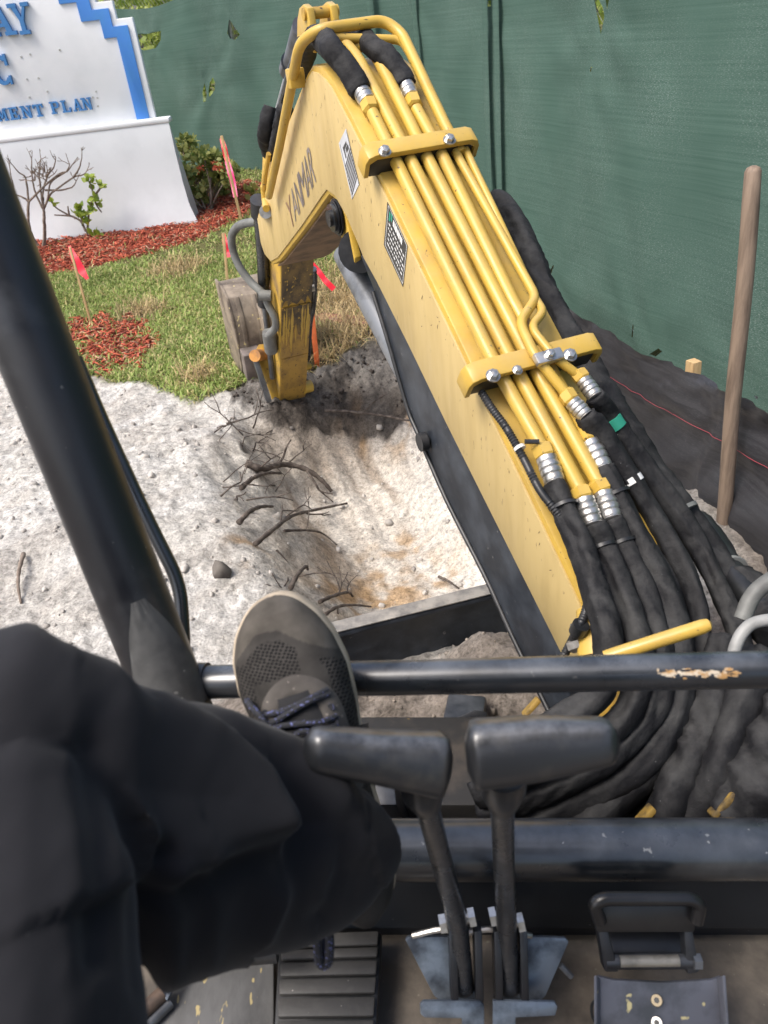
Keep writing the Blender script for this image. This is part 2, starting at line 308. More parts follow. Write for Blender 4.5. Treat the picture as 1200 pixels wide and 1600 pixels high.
SILT = fabric_mat('black_silt_cloth', (0.021, 0.021, 0.024), (0.058, 0.058, 0.064), (0.075, 0.075, 0.08), wscale=200, rough=0.33, trans=0.0)

def setcol(o, cols, name='Col'):
    a = o.data.color_attributes.new(name, 'FLOAT_COLOR', 'POINT'); c = np.ones((len(o.data.vertices), 4)); c[:, :3] = cols; a.data.foreach_set('color', c.ravel())
def setvec(o, vec, name='UVW'):
    a = o.data.attributes.new(name, 'FLOAT_VECTOR', 'POINT'); a.data.foreach_set('vector', np.asarray(vec, float).ravel())

# ------------------------------------------------------------------ terrain
def flat(u, v, z): d = ray(u, v); q = EYE + d*(z-EYE[2])/d[2]; return q[:2]
RIM = np.array([flat(352, 655, .25), flat(330, 745, .26), flat(372, 830, .26), flat(418, 930, .25), (-.52, 1.72), (-.30, 1.60), (.74, 1.72), (.66, 2.5), (.36, 3.45),
                flat(640, 600, .2), flat(540, 598, .2), flat(440, 628, .24), flat(385, 630, .25)])
def polysd(x, y, poly):                                             # + inside
    x = np.asarray(x, float); y = np.asarray(y, float); d = np.full(x.shape, 1e9); ins = np.zeros(x.shape, bool); n = len(poly)
    for i in range(n):
        ax, ay = poly[i]; bx, by = poly[(i+1) % n]; ex, ey = bx-ax, by-ay
        t = np.clip(((x-ax)*ex+(y-ay)*ey)/(ex*ex+ey*ey), 0, 1); d = np.minimum(d, np.hypot(x-ax-t*ex, y-ay-t*ey))
        c = ((ay > y) != (by > y)) & (x < (bx-ax)*(y-ay)/((by-ay) if by != ay else 1e-9)+ax); ins ^= c
    return np.where(ins, d, -d)
def lawnz(x, y):
    s = sstep(.35, 1.3, x); return .24+.064*(np.clip(y, -2, 9)-3.53)*(1-s)*sstep(2.6, 4.2, y) - .16*s*sstep(2.6, 4.0, y) - .30*sstep(1.15, 1.6, x)*sstep(1.2, 2.2, y)
def base_h(x, y):
    h = lawnz(x, y)
    h = h + .10*np.exp(-(((x+1.0)/.55)**2+((y-2.5)/.8)**2)) + .03*fbm(x*1.3, y*1.3, 3, 3)*sstep(4.6, 3.6, y)
    h = h + .27*np.exp(-(((x-.98)/.30)**2+((y-1.80)/.42)**2))      # spoil heap by the shovel
    wob = .07*fbm(x*3.1, y*3.1, 3, 21)
    sd = polysd(x, y, RIM)+wob
    h = h - .36*sstep(-.04, .46, sd)
    far = np.exp(-(((x-.25)/.7)**2+((y-4.05)/.33)**2)); h = h + .10*far                          # heaped topsoil beyond the pit
    mid = np.exp(-(((x-.10)/.55)**4+((y-1.36)/.17)**2)); h = h + (.22+.16*fbm(x*4, y*4, 3, 330))*mid                          # soil behind the blade
    return h, sd
def masks(x, y):
    n1 = fbm(x*2.2, y*2.2, 4, 40); n2 = fbm(x*7, y*7, 4, 50)
    lx = np.interp(x, LEDGE_X, LEDGE_Y)
    g = sstep(-.05, .05, (y-lx)+.10*n1+.05*n2)
    return g, n1, n2
LED = [flat(u, v, .26) for u, v in ((-260, 560), (-60, 570), (60, 580), (150, 590), (215, 600), (300, 628), (350, 618), (392, 600), (440, 606), (500, 582), (560, 556), (640, 545))]
LEDGE_X = np.array([p[0] for p in LED]); LEDGE_Y = np.array([p[1] for p in LED])
def height(x, y):
    x = np.asarray(x, float); y = np.asarray(y, float)
    h, sd = base_h(x, y); g, n1, n2 = masks(x, y)
    near = sstep(-.15, .0, sd)
    dark = darkmask(x, y, sd, n1, n2)
    rough = (1-g)
    amp = rough*(.034+.030*dark)*sstep(9, 5, y)*(1-.35*near*(1-dark))
    h = h + amp*(fbm(x*9, y*9, 5, 60, .62)) + rough*.020*dark*clump(x*14, y*14, 3) + rough*(.008*sstep(-.15, .35, fbm(x*2.6, y*2.6, 3, 301))*(1-.6*near)+.003+.012*dark)*clump(x*34, y*34, 8)
    h = h + rough*(1-.7*near)*.012*sstep(-.1, .4, fbm(x*1.9, y*1.9, 3, 305))*clump(x*22, y*22, 13)
    # tooth marks dragged through the pit floor
    tm = np.abs(((x*EF[1]-y*EF[0])*7.5+.5*n1) % 1-.5); h = h + .046*near*(1-dark)*(tm-.25)*sstep(2.4, 3.0, y)
    h = h + g*.015*fbm(x*5, y*5, 3, 70)
    h = h + .012*g
    return h
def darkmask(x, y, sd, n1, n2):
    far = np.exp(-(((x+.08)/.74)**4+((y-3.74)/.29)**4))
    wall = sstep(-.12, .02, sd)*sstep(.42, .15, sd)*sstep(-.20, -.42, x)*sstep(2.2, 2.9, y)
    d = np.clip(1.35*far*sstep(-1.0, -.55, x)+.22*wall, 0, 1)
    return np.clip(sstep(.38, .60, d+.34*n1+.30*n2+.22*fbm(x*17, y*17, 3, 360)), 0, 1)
def hit(u, v):
    d = ray(u, v); t = np.linspace(.9, 14, 1400); p = EYE[None]+d[None]*t[:, None]
    b = p[:, 2] < base_h(p[:, 0], p[:, 1])[0]; i = int(np.argmax(b)); i = max(i, 1)
    a, c = t[i-1], t[i]
    for _ in range(14):
        m = (a+c)/2; q = EYE+d*m
        if q[2] < float(height(q[0:1], q[1:2])[0]): c = m
        else: a = m
    return EYE+d*c
def hz(x, y): return float(height(np.array([x]), np.array([y]))[0])

MULCH = [np.array([hit(u, v)[:2] for u, v in ((-200, 470), (40, 438), (120, 424), (190, 408), (265, 388), (330, 368), (372, 342), (415, 322), (408, 292), (385, 287), (345, 300), (300, 300), (200, 310), (-200, 370))]),
         np.array([hit(u, v)[:2] for u, v in ((92, 510), (150, 497), (205, 500), (246, 500), (250, 545), (228, 580), (150, 586), (95, 575))])]
def mulchmask(x, y):
    n = .16*fbm(x*3, y*3, 4, 90)+.10*fbm(x*11, y*11, 3, 95)
    return np.maximum(sstep(-.06, .06, polysd(x, y, MULCH[0])+.5*n), .95*sstep(-.04, .06, polysd(x, y, MULCH[1])+1.2*n-.02))
DRY = [hit(u, v)[:2] for u, v in ((278, 424), (225, 492), (560, 470), (590, 520), (545, 540), (310, 590), (420, 300))]
def drymask(x, y):
    d = 0
    for q, r in zip(DRY, (.20, .15, .62, .5, .42, .10, .3)): d = np.maximum(d, np.exp(-(((x-q[0])**2+(y-q[1])**2)/r**2)))
    return np.clip(d+.25*fbm(x*4, y*4, 3, 97), 0, 1)*sstep(.1, .4, d)
CLAY = [(hit(u, v)[:2], r) for u, v, r in ((615, 890, .16), (640, 850, .10), (545, 945, .14), (600, 940, .15), (395, 868, .055), (380, 850, .05), (405, 882, .04), (690, 905, .10), (560, 672, .10), (640, 668, .12))]

gx = np.concatenate([np.linspace(-70, -6, 14), np.linspace(-5.6, -2.3, 45), np.arange(-2.25, 1.75, .0105), np.linspace(1.8, 4, 30), np.linspace(4.6, 70, 13)])
gy = np.concatenate([np.linspace(-70, -2, 12), np.linspace(-1.6, 1.05, 30), np.arange(1.1, 4.75, .0105), np.linspace(4.8, 9.5, 160), np.linspace(10, 14, 10), np.linspace(16, 80, 10)])
X, Y = np.meshgrid(gx, gy); xs = X.ravel(); ys = Y.ravel(); zs = height(xs, ys)
nx, ny = len(gx), len(gy)
idx = np.arange(nx*ny).reshape(ny, nx)
quads = np.stack([idx[:-1, :-1].ravel(), idx[:-1, 1:].ravel(), idx[1:, 1:].ravel(), idx[1:, :-1].ravel()], 1)
me = bpy.data.meshes.new('ground'); me.vertices.add(nx*ny); me.vertices.foreach_set('co', np.stack([xs, ys, zs], 1).ravel())
me.loops.add(quads.size); me.loops.foreach_set('vertex_index', quads.ravel().astype(np.int32)); me.polygons.add(len(quads))
me.polygons.foreach_set('loop_start', np.arange(0, quads.size, 4, dtype=np.int32)); me.update(calc_edges=True); me.shade_smooth()
ground = bpy.data.objects.new('ground', me); COL.objects.link(ground); tag(ground, kind='structure')
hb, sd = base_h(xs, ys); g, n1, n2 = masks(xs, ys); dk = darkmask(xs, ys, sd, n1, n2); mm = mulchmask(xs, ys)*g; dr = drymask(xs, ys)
def mixa(a, b, t): return a*(1-t[:, None])+np.array(b)[None]*t[:, None]
pitm = sstep(-.02, .18, sd)
col = np.tile(np.array([[.60, .575, .53]]), (len(xs), 1))
col = mixa(col, (.46, .42, .375), .45*sstep(-.1, .5, n1+.5*n2))
ca_ = xs*EF[0]+ys*EF[1]; cb_ = xs*EF[1]-ys*EF[0]                    # along and across the digging direction
sx_, sy_ = xs*.8+ys*.6, ys*.8-xs*.6; col = mixa(col, (.40, .37, .335), .5*sstep(.05, .45, fbm(sx_*2.2, sy_*9, 4, 340))); col = mixa(col, (.70, .68, .645), .6*sstep(.05, .4, fbm(sx_*2+9, sy_*7, 3, 350)))
col = mixa(col, (.70, .645, .565), pitm*.95)
st1 = fbm(cb_*9, ca_*1.5, 4, 120); st2 = fbm(cb_*3.5, ca_*1.2, 3, 126); st3 = fbm(cb_*22, ca_*4, 3, 128)
col = mixa(col, (.36, .29, .22), pitm*np.clip(.75*sstep(-.02, .35, st1)+.25*sstep(.05, .35, st3), 0, 1))
col = mixa(col, (.76, .72, .65), pitm*.85*sstep(.0, .4, -st2))
col = mixa(col, (.27, .225, .18), .8*pitm*sstep(3.10, 3.55, ys+.25*st2))
lb = sstep(-.10, .05, sd)*sstep(.40, .12, sd)*sstep(-.05, -.35, xs); col = mixa(col, (.38, .34, .29), .45*lb*sstep(-.25, .25, n2+st1))
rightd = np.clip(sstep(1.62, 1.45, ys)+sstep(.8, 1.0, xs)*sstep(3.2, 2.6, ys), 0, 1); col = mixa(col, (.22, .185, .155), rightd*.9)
for q, r in CLAY:
    col = mixa(col, (.44, .26, .10), .68*np.exp(-((xs-q[0])**2+(ys-q[1])**2)/r**2)*sstep(-.25, .35, fbm(xs*16, ys*16, 3, 131)))
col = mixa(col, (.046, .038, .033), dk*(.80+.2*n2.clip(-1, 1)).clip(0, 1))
col = mixa(col, (.13, .125, .05), g)
col = mixa(col, (.21, .18, .145), g*dr*.95)
col = mixa(col, (.22, .045, .028), mm)
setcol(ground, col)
def ground_mat():
    m = bpy.data.materials.new('ground_soil'); m.use_nodes = True; N = m.node_tree.nodes; L = m.node_tree.links; b = N['Principled BSDF']
    at = N.new('ShaderNodeAttribute'); at.attribute_name = 'Col'; tc = N.new('ShaderNodeTexCoord')
    def noise(sc, d=6, r=.62):
        n = N.new('ShaderNodeTexNoise'); n.inputs['Scale'].default_value = sc; n.inputs['Detail'].default_value = d; n.inputs['Roughness'].default_value = r; L.new(tc.outputs['Object'], n.inputs['Vector']); return n.outputs['Fac']
    def rmp(s, a, c, lo, hi):
        r = N.new('ShaderNodeMapRange'); r.inputs[1].default_value = a; r.inputs[2].default_value = c; r.inputs[3].default_value = lo; r.inputs[4].default_value = hi; L.new(s, r.inputs[0]); return r.outputs[0]
    def scale(c, f):
        v = N.new('ShaderNodeVectorMath'); v.operation = 'SCALE'; L.new(c, v.inputs[0]); L.new(f, v.inputs['Scale']); return v.outputs[0]
    c = scale(at.outputs['Color'], rmp(noise(34, 8, .72), .30, .70, .42, 1.22))
    c = scale(c, rmp(noise(120, 4), .34, .54, .66, 1.06))
    L.new(c, b.inputs['Base Color']); b.inputs['Roughness'].default_value = .95; b.inputs['Specular IOR Level'].default_value = .15
    bp = N.new('ShaderNodeBump'); bp.inputs['Strength'].default_value = .75; bp.inputs['Distance'].default_value = .018; L.new(noise(60, 9, .74), bp.inputs['Height']); L.new(bp.outputs[0], b.inputs['Normal'])
    return m
me.materials.append(ground_mat())

def bulk(name, V, F, m, cols=None, kind='stuff', label=None, parent=None):
    V = np.asarray(V, np.float32); F = np.asarray(F, np.int32); k = F.shape[1]
    me = bpy.data.meshes.new(name); me.vertices.add(len(V)); me.vertices.foreach_set('co', V.ravel()); me.loops.add(F.size); me.loops.foreach_set('vertex_index', F.ravel())
    me.polygons.add(len(F)); me.polygons.foreach_set('loop_start', np.arange(0, F.size, k, dtype=np.int32)); me.update(calc_edges=True); me.shade_smooth(); me.materials.append(m)
    o = bpy.data.objects.new(name, me); COL.objects.link(o)
    if parent: o.parent = parent
    if cols is not None: setcol(o, cols)
    return tag(o, label, kind=kind)

# grass blades
def blades(n, xr, yr, accept, ln, wd, colfn, lie=1.0):
    x = rng.uniform(*xr, n); y = rng.uniform(*yr, n); k = accept(x, y) > rng.uniform(0, 1, n); x = x[k]; y = y[k]; n = len(x); z = height(x, y)-.004
    a = rng.uniform(0, 2*np.pi, n); L = rng.uniform(*ln, n); W = rng.uniform(*wd, n); lean = rng.uniform(.25, 1.1, n)*lie
    dx, dy = np.cos(a), np.sin(a); V = np.zeros((n, 7, 3)); tw = rng.uniform(-.5, .5, n); px, py = -np.sin(a+tw), np.cos(a+tw)
    for i, (t, wv) in enumerate(((0, 1.), (.38, .95), (.74, .6))):
        r = L*t*np.sin(lean*(.4+.6*t)); hh = L*t*np.cos(lean*(.35+.75*t))
        for sgn, j in ((-1, 2*i), (1, 2*i+1)):
            V[:, j, 0] = x+dx*r+px*W*wv*sgn; V[:, j, 1] = y+dy*r+py*W*wv*sgn; V[:, j, 2] = z+hh
    r = L*np.sin(lean); hh = L*np.cos(np.minimum(lean*1.15, 1.65)); V[:, 6, 0] = x+dx*r; V[:, 6, 1] = y+dy*r; V[:, 6, 2] = z+hh
    f = np.array([[0, 1, 3], [0, 3, 2], [2, 3, 5], [2, 5, 4], [4, 5, 6]])
    F = (np.arange(n)[:, None, None]*7+f[None]).reshape(-1, 3); c = colfn(x, y, n); C = np.repeat(c, 7, 0)
    return V.reshape(-1, 3), F, C
def gaccept(x, y):
    gg, a, b_ = masks(x, y); return sstep(.35, .8, gg)*(1-.93*mulchmask(x, y))*(1-.96*drymask(x, y))
def gcol(x, y, n):
    t = rng.uniform(0, 1, n); p = fbm(x*1.6, y*1.6, 3, 140); c = np.array([.26, .335, .095])[None]*(0.65+.75*t[:, None])
    c = c*(1+.35*p[:, None]); yel = (rng.uniform(0, 1, n) < .27+.2*p); c[yel] = np.array([.52, .46, .22])*rng.uniform(.6, 1.3, yel.sum())[:, None]; return c
GRASSM = M('grass_blade', (.1, .17, .04), .6, attr='Col', spec=.3)
def leafify(m, f=.35):
    N = m.node_tree.nodes; L = m.node_tree.links; b = N['Principled BSDF']; out = N['Material Output']; an = [n for n in N if n.type == 'ATTRIBUTE'][0]
    tr = N.new('ShaderNodeBsdfTranslucent'); L.new(an.outputs['Color'], tr.inputs['Color']); mx = N.new('ShaderNodeMixShader'); mx.inputs[0].default_value = f
    L.new(b.outputs[0], mx.inputs[1]); L.new(tr.outputs[0], mx.inputs[2]); L.new(mx.outputs[0], out.inputs['Surface'])
leafify(GRASSM); leafify(LEAF)
v1 = blades(125000, (-2.6, .75), (3.5, 6.0), gaccept, (.022, .058), (.0026, .0050), gcol, 1.5)
v2 = blades(42000, (-4.2, 1.0), (6.0, 10.2), gaccept, (.028, .062), (.0032, .0065), gcol, 1.45)
def dacc(x, y): return drymask(x, y)*sstep(.3, .7, masks(x, y)[0])*(1-mulchmask(x, y))
def dcol(x, y, n): return np.array([.56, .43, .23])[None]*rng.uniform(.4, 1.25, (n, 1))
v3 = blades(60000, (-2.4, 1.3), (3.4, 6.2), dacc, (.04, .15), (.0018, .0036), dcol, 1.5)
V = []; F = []; C = []; o_ = 0
for a in (v1, v2): V.append(a[0]); F.append(a[1]+o_); C.append(a[2]); o_ += len(a[0])
bulk('grass', np.concatenate(V), np.concatenate(F), GRASSM, np.concatenate(C), label='green lawn grass with yellowed blades between the pit and the sign')
bulk('dry_straw', v3[0], v3[1], GRASSM, v3[2], label='dry tan straw and dead grass lying beyond the pit')

# chips, clods
def chips(n, xr, yr, accept, ln, wd, th, colfn, up=.02):
    x = rng.uniform(*xr, n); y = rng.uniform(*yr, n); k = accept(x, y) > rng.uniform(0, 1, n); x = x[k]; y = y[k]; n = len(x); z = height(x, y)+rng.uniform(0, up, n)
    a = rng.uniform(0, 2*np.pi, n); t = rng.normal(0, .28, n); L = rng.uniform(*ln, n); W = rng.uniform(*wd, n); H = rng.uniform(*th, n)
    e = np.stack([np.cos(a)*np.cos(t), np.sin(a)*np.cos(t), np.sin(t)], 1); s = np.stack([-np.sin(a), np.cos(a), rng.normal(0, .2, n)], 1); u = np.cross(e, s)
    c = np.stack([x, y, z], 1); V = np.zeros((n, 8, 3)); j = 0
    for i in (-1, 1):
        for q, wv in ((-1, 1), (1, 1)):
            for r in (-1, 1):
                V[:, j] = c+e*L[:, None]*i+s*(W*q*rng.uniform(.5, 1, n))[:, None]+u*(H*r)[:, None]; j += 1
    f = np.array([[0, 1, 3, 2], [4, 6, 7, 5], [0, 4, 5, 1], [2, 3, 7, 6], [0, 2, 6, 4], [1, 5, 7, 3]])
    return V.reshape(-1, 3), (np.arange(n)[:, None, None]*8+f[None]).reshape(-1, 4), np.repeat(colfn(n), 8, 0)
def mcol(n):
    c = np.array([.40, .088, .045])[None]*rng.uniform(.35, 1.5, (n, 1)); k = rng.uniform(0, 1, n) < .13; c[k] = np.array([.42, .25, .16])*rng.uniform(.7, 1.3, (k.sum(), 1)); return c
CHIPM = M('mulch_chip', (.3, .08, .04), .85, attr='Col')
a1 = chips(42000, (-4, .6), (6.0, 9.2), lambda x, y: mulchmask(x, y)*.8, (.008, .034), (.002, .006), (.001, .003), mcol)
a2 = chips(9000, (-2.2, -.6), (3.9, 5.4), lambda x, y: mulchmask(x, y)*.7*(y < 5.6), (.010, .035), (.002, .006), (.001, .003), mcol)
bulk('bark_mulch', np.concatenate([a1[0], a2[0]]), np.concatenate([a1[1], a2[1]+len(a1[0])]), CHIPM, np.concatenate([a1[2], a2[2]]), label='red bark mulch chips round the sign and in the lawn patch')
ico = bmesh.new(); bmesh.ops.create_icosphere(ico, subdivisions=2, radius=1); ico.verts.ensure_lookup_table()
IV = np.array([v.co[:] for v in ico.verts]); IF = np.array([[v.index for v in f.verts] for f in ico.faces]); ico.free()
def clods(n, xr, yr, accept, rd, colfn):
    x = rng.uniform(*xr, n); y = rng.uniform(*yr, n); k = accept(x, y) > rng.uniform(0, 1, n); x = x[k]; y = y[k]; n = len(x)
    r = rd[0]*(rd[1]/rd[0])**(rng.uniform(0, 1, n)**2.6); z = height(x, y)+r*.15
    sc = rng.uniform(.65, 1.25, (n, 1, 3)); bump = 1+rng.normal(0, .20, (n, len(IV), 1)); V = IV[None]*sc*bump*r[:, None, None]; V += np.stack([x, y, z], 1)[:, None, :]
    return V.reshape(-1, 3), (np.arange(n)[:, None, None]*len(IV)+IF[None]).reshape(-1, 3), np.repeat(colfn(x, y, n), len(IV), 0)
CLODM = M('soil_clod', (.3, .25, .2), .95, attr='Col', bump=.5, bscale=160, bdist=.003, spec=.15)
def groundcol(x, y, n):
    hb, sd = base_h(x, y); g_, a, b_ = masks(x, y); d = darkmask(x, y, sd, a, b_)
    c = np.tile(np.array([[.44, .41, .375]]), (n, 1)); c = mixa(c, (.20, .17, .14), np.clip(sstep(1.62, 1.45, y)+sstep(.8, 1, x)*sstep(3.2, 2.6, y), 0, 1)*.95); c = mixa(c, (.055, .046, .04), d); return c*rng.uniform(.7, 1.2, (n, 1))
def cacc(x, y):
    hb, sd = base_h(x, y); g_, a, b_ = masks(x, y); d = darkmask(x, y, sd, a, b_); return (1-g_)*(.22+.78*d+.4*sstep(1.62, 1.45, y))*(.4+.6*(sd < .1))
c1 = clods(9000, (-2.0, 1.25), (1.0, 4.6), cacc, (.003, .015), groundcol)
bulk('soil_clods', c1[0], c1[1], CLODM, c1[2], label='crumbs and clods of sand and dark soil scattered round the pit')

# ------------------------------------------------------------------ leaves and plants
def leafgeo(n, pos, size, colr):
    c = pos; a = rng.normal(0, 1, (n, 3)); a[:, 2] += .35; a /= np.linalg.norm(a, axis=1)[:, None]; b = np.cross(a, rng.normal(0, 1, (n, 3))); b /= np.linalg.norm(b, axis=1)[:, None]; nn = np.cross(a, b)
    L = rng.uniform(*size, n)[:, None]; W = L*.36; V = np.zeros((n, 6, 3))
    V[:, 0] = c; V[:, 1] = c+a*L*.4+b*W+nn*L*.08; V[:, 2] = c+a*L*.4-b*W+nn*L*.08; V[:, 3] = c+a*L*.75+b*W*.7+nn*L*.05; V[:, 4] = c+a*L*.75-b*W*.7+nn*L*.05; V[:, 5] = c+a*L-nn*L*.06
    f = np.array([[0, 1, 2], [1, 3, 2], [2, 3, 4], [3, 5, 4]]); F = (np.arange(n)[:, None, None]*6+f[None]).reshape(-1, 3)
    col = np.array(colr[0])+(np.array(colr[1])-np.array(colr[0]))*rng.uniform(0, 1, (n, 1)); return V.reshape(-1, 3), F, np.repeat(col, 6, 0)
def cloud(n, c, r): d = rng.normal(0, 1, (n, 3)); d /= np.linalg.norm(d, axis=1)[:, None]; return np.asarray(c)+d*np.asarray(r)*(rng.uniform(.2, 1, (n, 1))**.5)

# ------------------------------------------------------------------ green fence, two runs
CN = np.array([0.75, 7.2]); DL = nrm([-1, 1]); DRR = nrm([.267, -.964])
def fence(name, label, d, length, top, holes_px, base=-.25, seams=(), strands=()):
    root = thing(name, (CN[0]+d[0]*length/2, CN[1]+d[1]*length/2, 0), label, 'fence')
    nrmv = np.array([d[1], -d[0], 0.]); 
    if np.dot(nrmv[:2], -CN-d*length/2) < 0: nrmv = -nrmv            # towards the viewer
    q0 = np.array([CN[0], CN[1], 0.])
    def az(u, v): q = on_plane(u, v, q0, nrmv); return (float((q[:2]-CN)@d), float(q[2]))
    pts = []; step = .075
    na = int(length/step); nz = int((top-base)/step)
    holes = [[az(*p) for p in h] for h in holes_px]
    def inside(p, h):
        c = False; n = len(h)
        for i in range(n):
            (ax, ay), (bx, by) = h[i], h[(i+1) % n]
            if (ay > p[1]) != (by > p[1]) and p[0] < (bx-ax)*(p[1]-ay)/(by-ay)+ax: c = not c
        return c
    for i in range(na+1):
        for j in range(nz+1):
            p = (i*length/na, base+j*(top-base)/nz)
            if not any(inside(p, h) for h in holes): pts.append(p)
    edges = []
    for h in holes:
        n0 = len(pts); pts += h; edges += [(n0+i, n0+(i+1) % len(h)) for i in range(len(h))]
    vo, eo, fo, *_ = delaunay_2d_cdt([Vector(p) for p in pts], edges, [], 0, 1e-5)
    V = np.array([v[:] for v in vo]); Fc = [f for f in fo if not any(inside(V[list(f)].mean(0), h) for h in holes)]
    a, z = V[:, 0], V[:, 1]
    fo_ = 1.0 if d[0] < 0 else .35
    disp = fo_*.022*np.sin(a*8.3+1.4*fbm(a*1.1, z*.8, 2, 6)+.5*z)*(.3+.7*sstep(-.3, .4, fbm(a*.9, z*.5, 2, 8)))+.022*np.sin(a*2.6+1.1*fbm(a*.8, z*.7, 2, 5))+.030*fbm(a*1.5+z*.8, z*.55, 3, 9)+.014*fbm(a*5-z*2.2, z*.9, 3, 15)
    for h in holes:
        cx, cz = np.mean(h, 0); rr = np.hypot(a-cx, z-cz); ang = np.arctan2(z-cz, a-cx); disp += .012*np.cos(ang*7+cx*9)*np.exp(-rr/.45)*sstep(.02, .15, rr)
    W = np.zeros((len(V), 3)); W[:, 0] = CN[0]+d[0]*a; W[:, 1] = CN[1]+d[1]*a; W[:, 2] = z
    z2 = W[:, 2].copy(); topw = sstep(top-.5, top, z2); W[:, 2] += topw*.03*np.sin(a*3.1)
    W += nrmv[None]*(.045+disp)[:, None]
    o = obj('screen_cloth', W, Fc, SCREEN, root); setvec(o, np.stack([a, z, 0*a], 1))
    for s in seams:                                                  # overlapped hems of two cloth widths
        zz_ = np.linspace(base, top, 40); v = []
        for q in zz_:
            for k, off in ((-.035, .0), (-.02, .012), (.02, .012), (.035, .0)):
                p = CN+d*(s+k); dd = .022*np.sin(s*2.6)+.085+off; v.append((p[0]+nrmv[0]*dd, p[1]+nrmv[1]*dd, q))
        f = [(i*4+k, i*4+k+1, i*4+5+k, i*4+4+k) for i in range(39) for k in range(3)]
        h = obj('hem', v, f, SCREEN, root); setvec(h, [(s+.3*(i % 4)/4, zz_[i//4], 0) for i in range(160)])
    wires = MB(); sp = .06; hh = top+.16-base
    for i in range(int(length/sp)+1):                                # chain link: zigzag wires
        n = int(hh/sp); path = []
        for j in range(n+1):
            aa = min(max(i*sp+(sp/2 if (j % 2) else -sp/2), 0), length); p = CN+d*aa; path.append(np.array([p[0], p[1], base+j*sp])-nrmv*.01*(1 if j % 2 else -1)*.3)
        wires.add(*tubeg(path, .0014, 3, cap=False))
    tag(wires.obj('chain_link', STEEL, root), kind='stuff')
    k = 0
    while k*2.4 <= length+.1:
        p = CN+d*min(k*2.4, length); pb = np.array([p[0], p[1], -.3])-nrmv*.035
        tube('post', [pb, pb+ZZ*(top+.5)], .03, STEEL, root, 10); k += 1
    p = CN; q = CN+d*length
    tube('top_rail', [np.array([p[0], p[1], top+.17])-nrmv*.02, np.array([q[0], q[1], top+.17])-nrmv*.02], .021, STEEL, root, 10)
    return root, az, nrmv
LH = [[(217, 53), (236, 50), (253, 45), (255, 60), (246, 74), (229, 78), (219, 73)], [(327, 128), (331, 146), (330, 157), (326, 158), (324, 143)],
      [(338, 120), (342, 128), (340, 140), (335, 151), (333, 141), (334, 128)], [(366, 31), (362, 52), (366, 60), (373, 62), (380, 54), (372, 42)]]
RH = [[(935, -14), (940, 12), (949, 52), (956, 24), (955, 10), (947, -4)], [(958, -6), (961, 12), (966, 2), (966, -8)], [(862, 426), (865, 430), (870, 415), (868, 413)],
      [(1005, 522), (1008, 522), (1009, 505), (1007, 502)], [(1032, 549), (1040, 553), (1047, 546), (1042, 541)], [(929, 110), (932, 111), (934, 104), (931, 103)], [(1184, 618), (1188, 623), (1190, 619), (1187, 616)],
      [(655, 8), (657, 8), (657, -6), (655, -6)], [(770, 9), (774, 9), (775, 0), (771, 0)]]
fl, azl, nl = fence('screened_fence', 'green screened chain link fence behind the white sign, with torn vents', DL, 6.6, 2.16, LH, seams=(.42,))
frr, azr, nr = fence('screened_fence', 'green screened fence along the right of the yellow boom, above the black silt cloth', DRR, 9.5, 2.5, RH, base=-.35, seams=(.12, 1.35, 1.5))
# greenery behind, seen through the cuts
def hedge(label, d, nv, spans):
    V = []; F = []; C = []; o_ = 0; root = None
    for s0, s1, zlo, zhi, n, off in spans:
        a = rng.uniform(s0, s1, n); p = np.stack([CN[0]+d[0]*a, CN[1]+d[1]*a, rng.uniform(zlo, zhi, n)], 1)-nv[None]*rng.uniform(off, off+.7, (n, 1))
        g_ = leafgeo(n, p, (.05, .13), ((.12, .20, .03), (.50, .56, .14))); V.append(g_[0]); F.append(g_[1]+o_); C.append(g_[2]); o_ += len(g_[0])
    c = np.concatenate(V).mean(0); r = thing('hedge', (c[0], c[1], 0), label, 'hedge')
    f = bulk('foliage', np.concatenate(V)-np.array([c[0], c[1], 0]), np.concatenate(F), LEAF, np.concatenate(C), parent=r)
    for k in range(7):
        a = spans[0][0]+(spans[0][1]-spans[0][0])*(k+.5)/7; q = np.array([CN[0]+d[0]*a, CN[1]+d[1]*a, -.2])-nv*(spans[0][5]+.35); tube('stem', spline([q, q+ZZ*.8+d[0]*.05, q+ZZ*1.6], 5), .016, BARK, r, 6)
hedge('yellow green hedge seen through the torn vents behind the white sign', DL, nl, [(0, 6.6, 0, 3.0, 16000, 1.2)])
hedge('bright green bushes seen through the slits of the right hand screen', DRR, nr, [(0, 7, 0, 2.6, 12000, 1.2)])

# ------------------------------------------------------------------ monument sign
SY = 7.2
sign = thing('monument_sign', (-2.4, 7.2, .46), 'white stepped sign wall with blue trim and blue raised letters on a pale grey base', 'sign')
def sgp(x, z, y=SY): return np.array([x, y, z])
xl = -5.2
out = [(-1.478, 1.20), (-1.478, 1.987), (-1.60, 1.987), (-1.60, 2.108), (-1.73, 2.108), (-1.73, 2.235), (-1.86, 2.235), (-1.86, 2.36), (-2.9, 2.36), (-2.9, 2.6), (xl, 2.6), (xl, 1.20)]
prism('panel', [sgp(x, z) for x, z in out], (0, .055, 0), WHITEP, sign, .008)
bo = [(-1.527, 1.254), (-1.527, 1.940), (-1.641, 1.940), (-1.641, 2.062), (-1.770, 2.062), (-1.770, 2.190), (-1.90, 2.190), (-1.90, 2.315), (-2.95, 2.315)]
bi = [(-2.95, 2.245), (-2.0, 2.245), (-2.0, 2.122), (-1.871, 2.122), (-1.871, 1.994), (-1.728, 1.994), (-1.728, 1.869), (-1.632, 1.869), (-1.632, 1.262)]
prism('blue_trim', [sgp(x, z, SY-.014) for x, z in bo+bi], (0, .02, 0), BLUE, sign, .002)
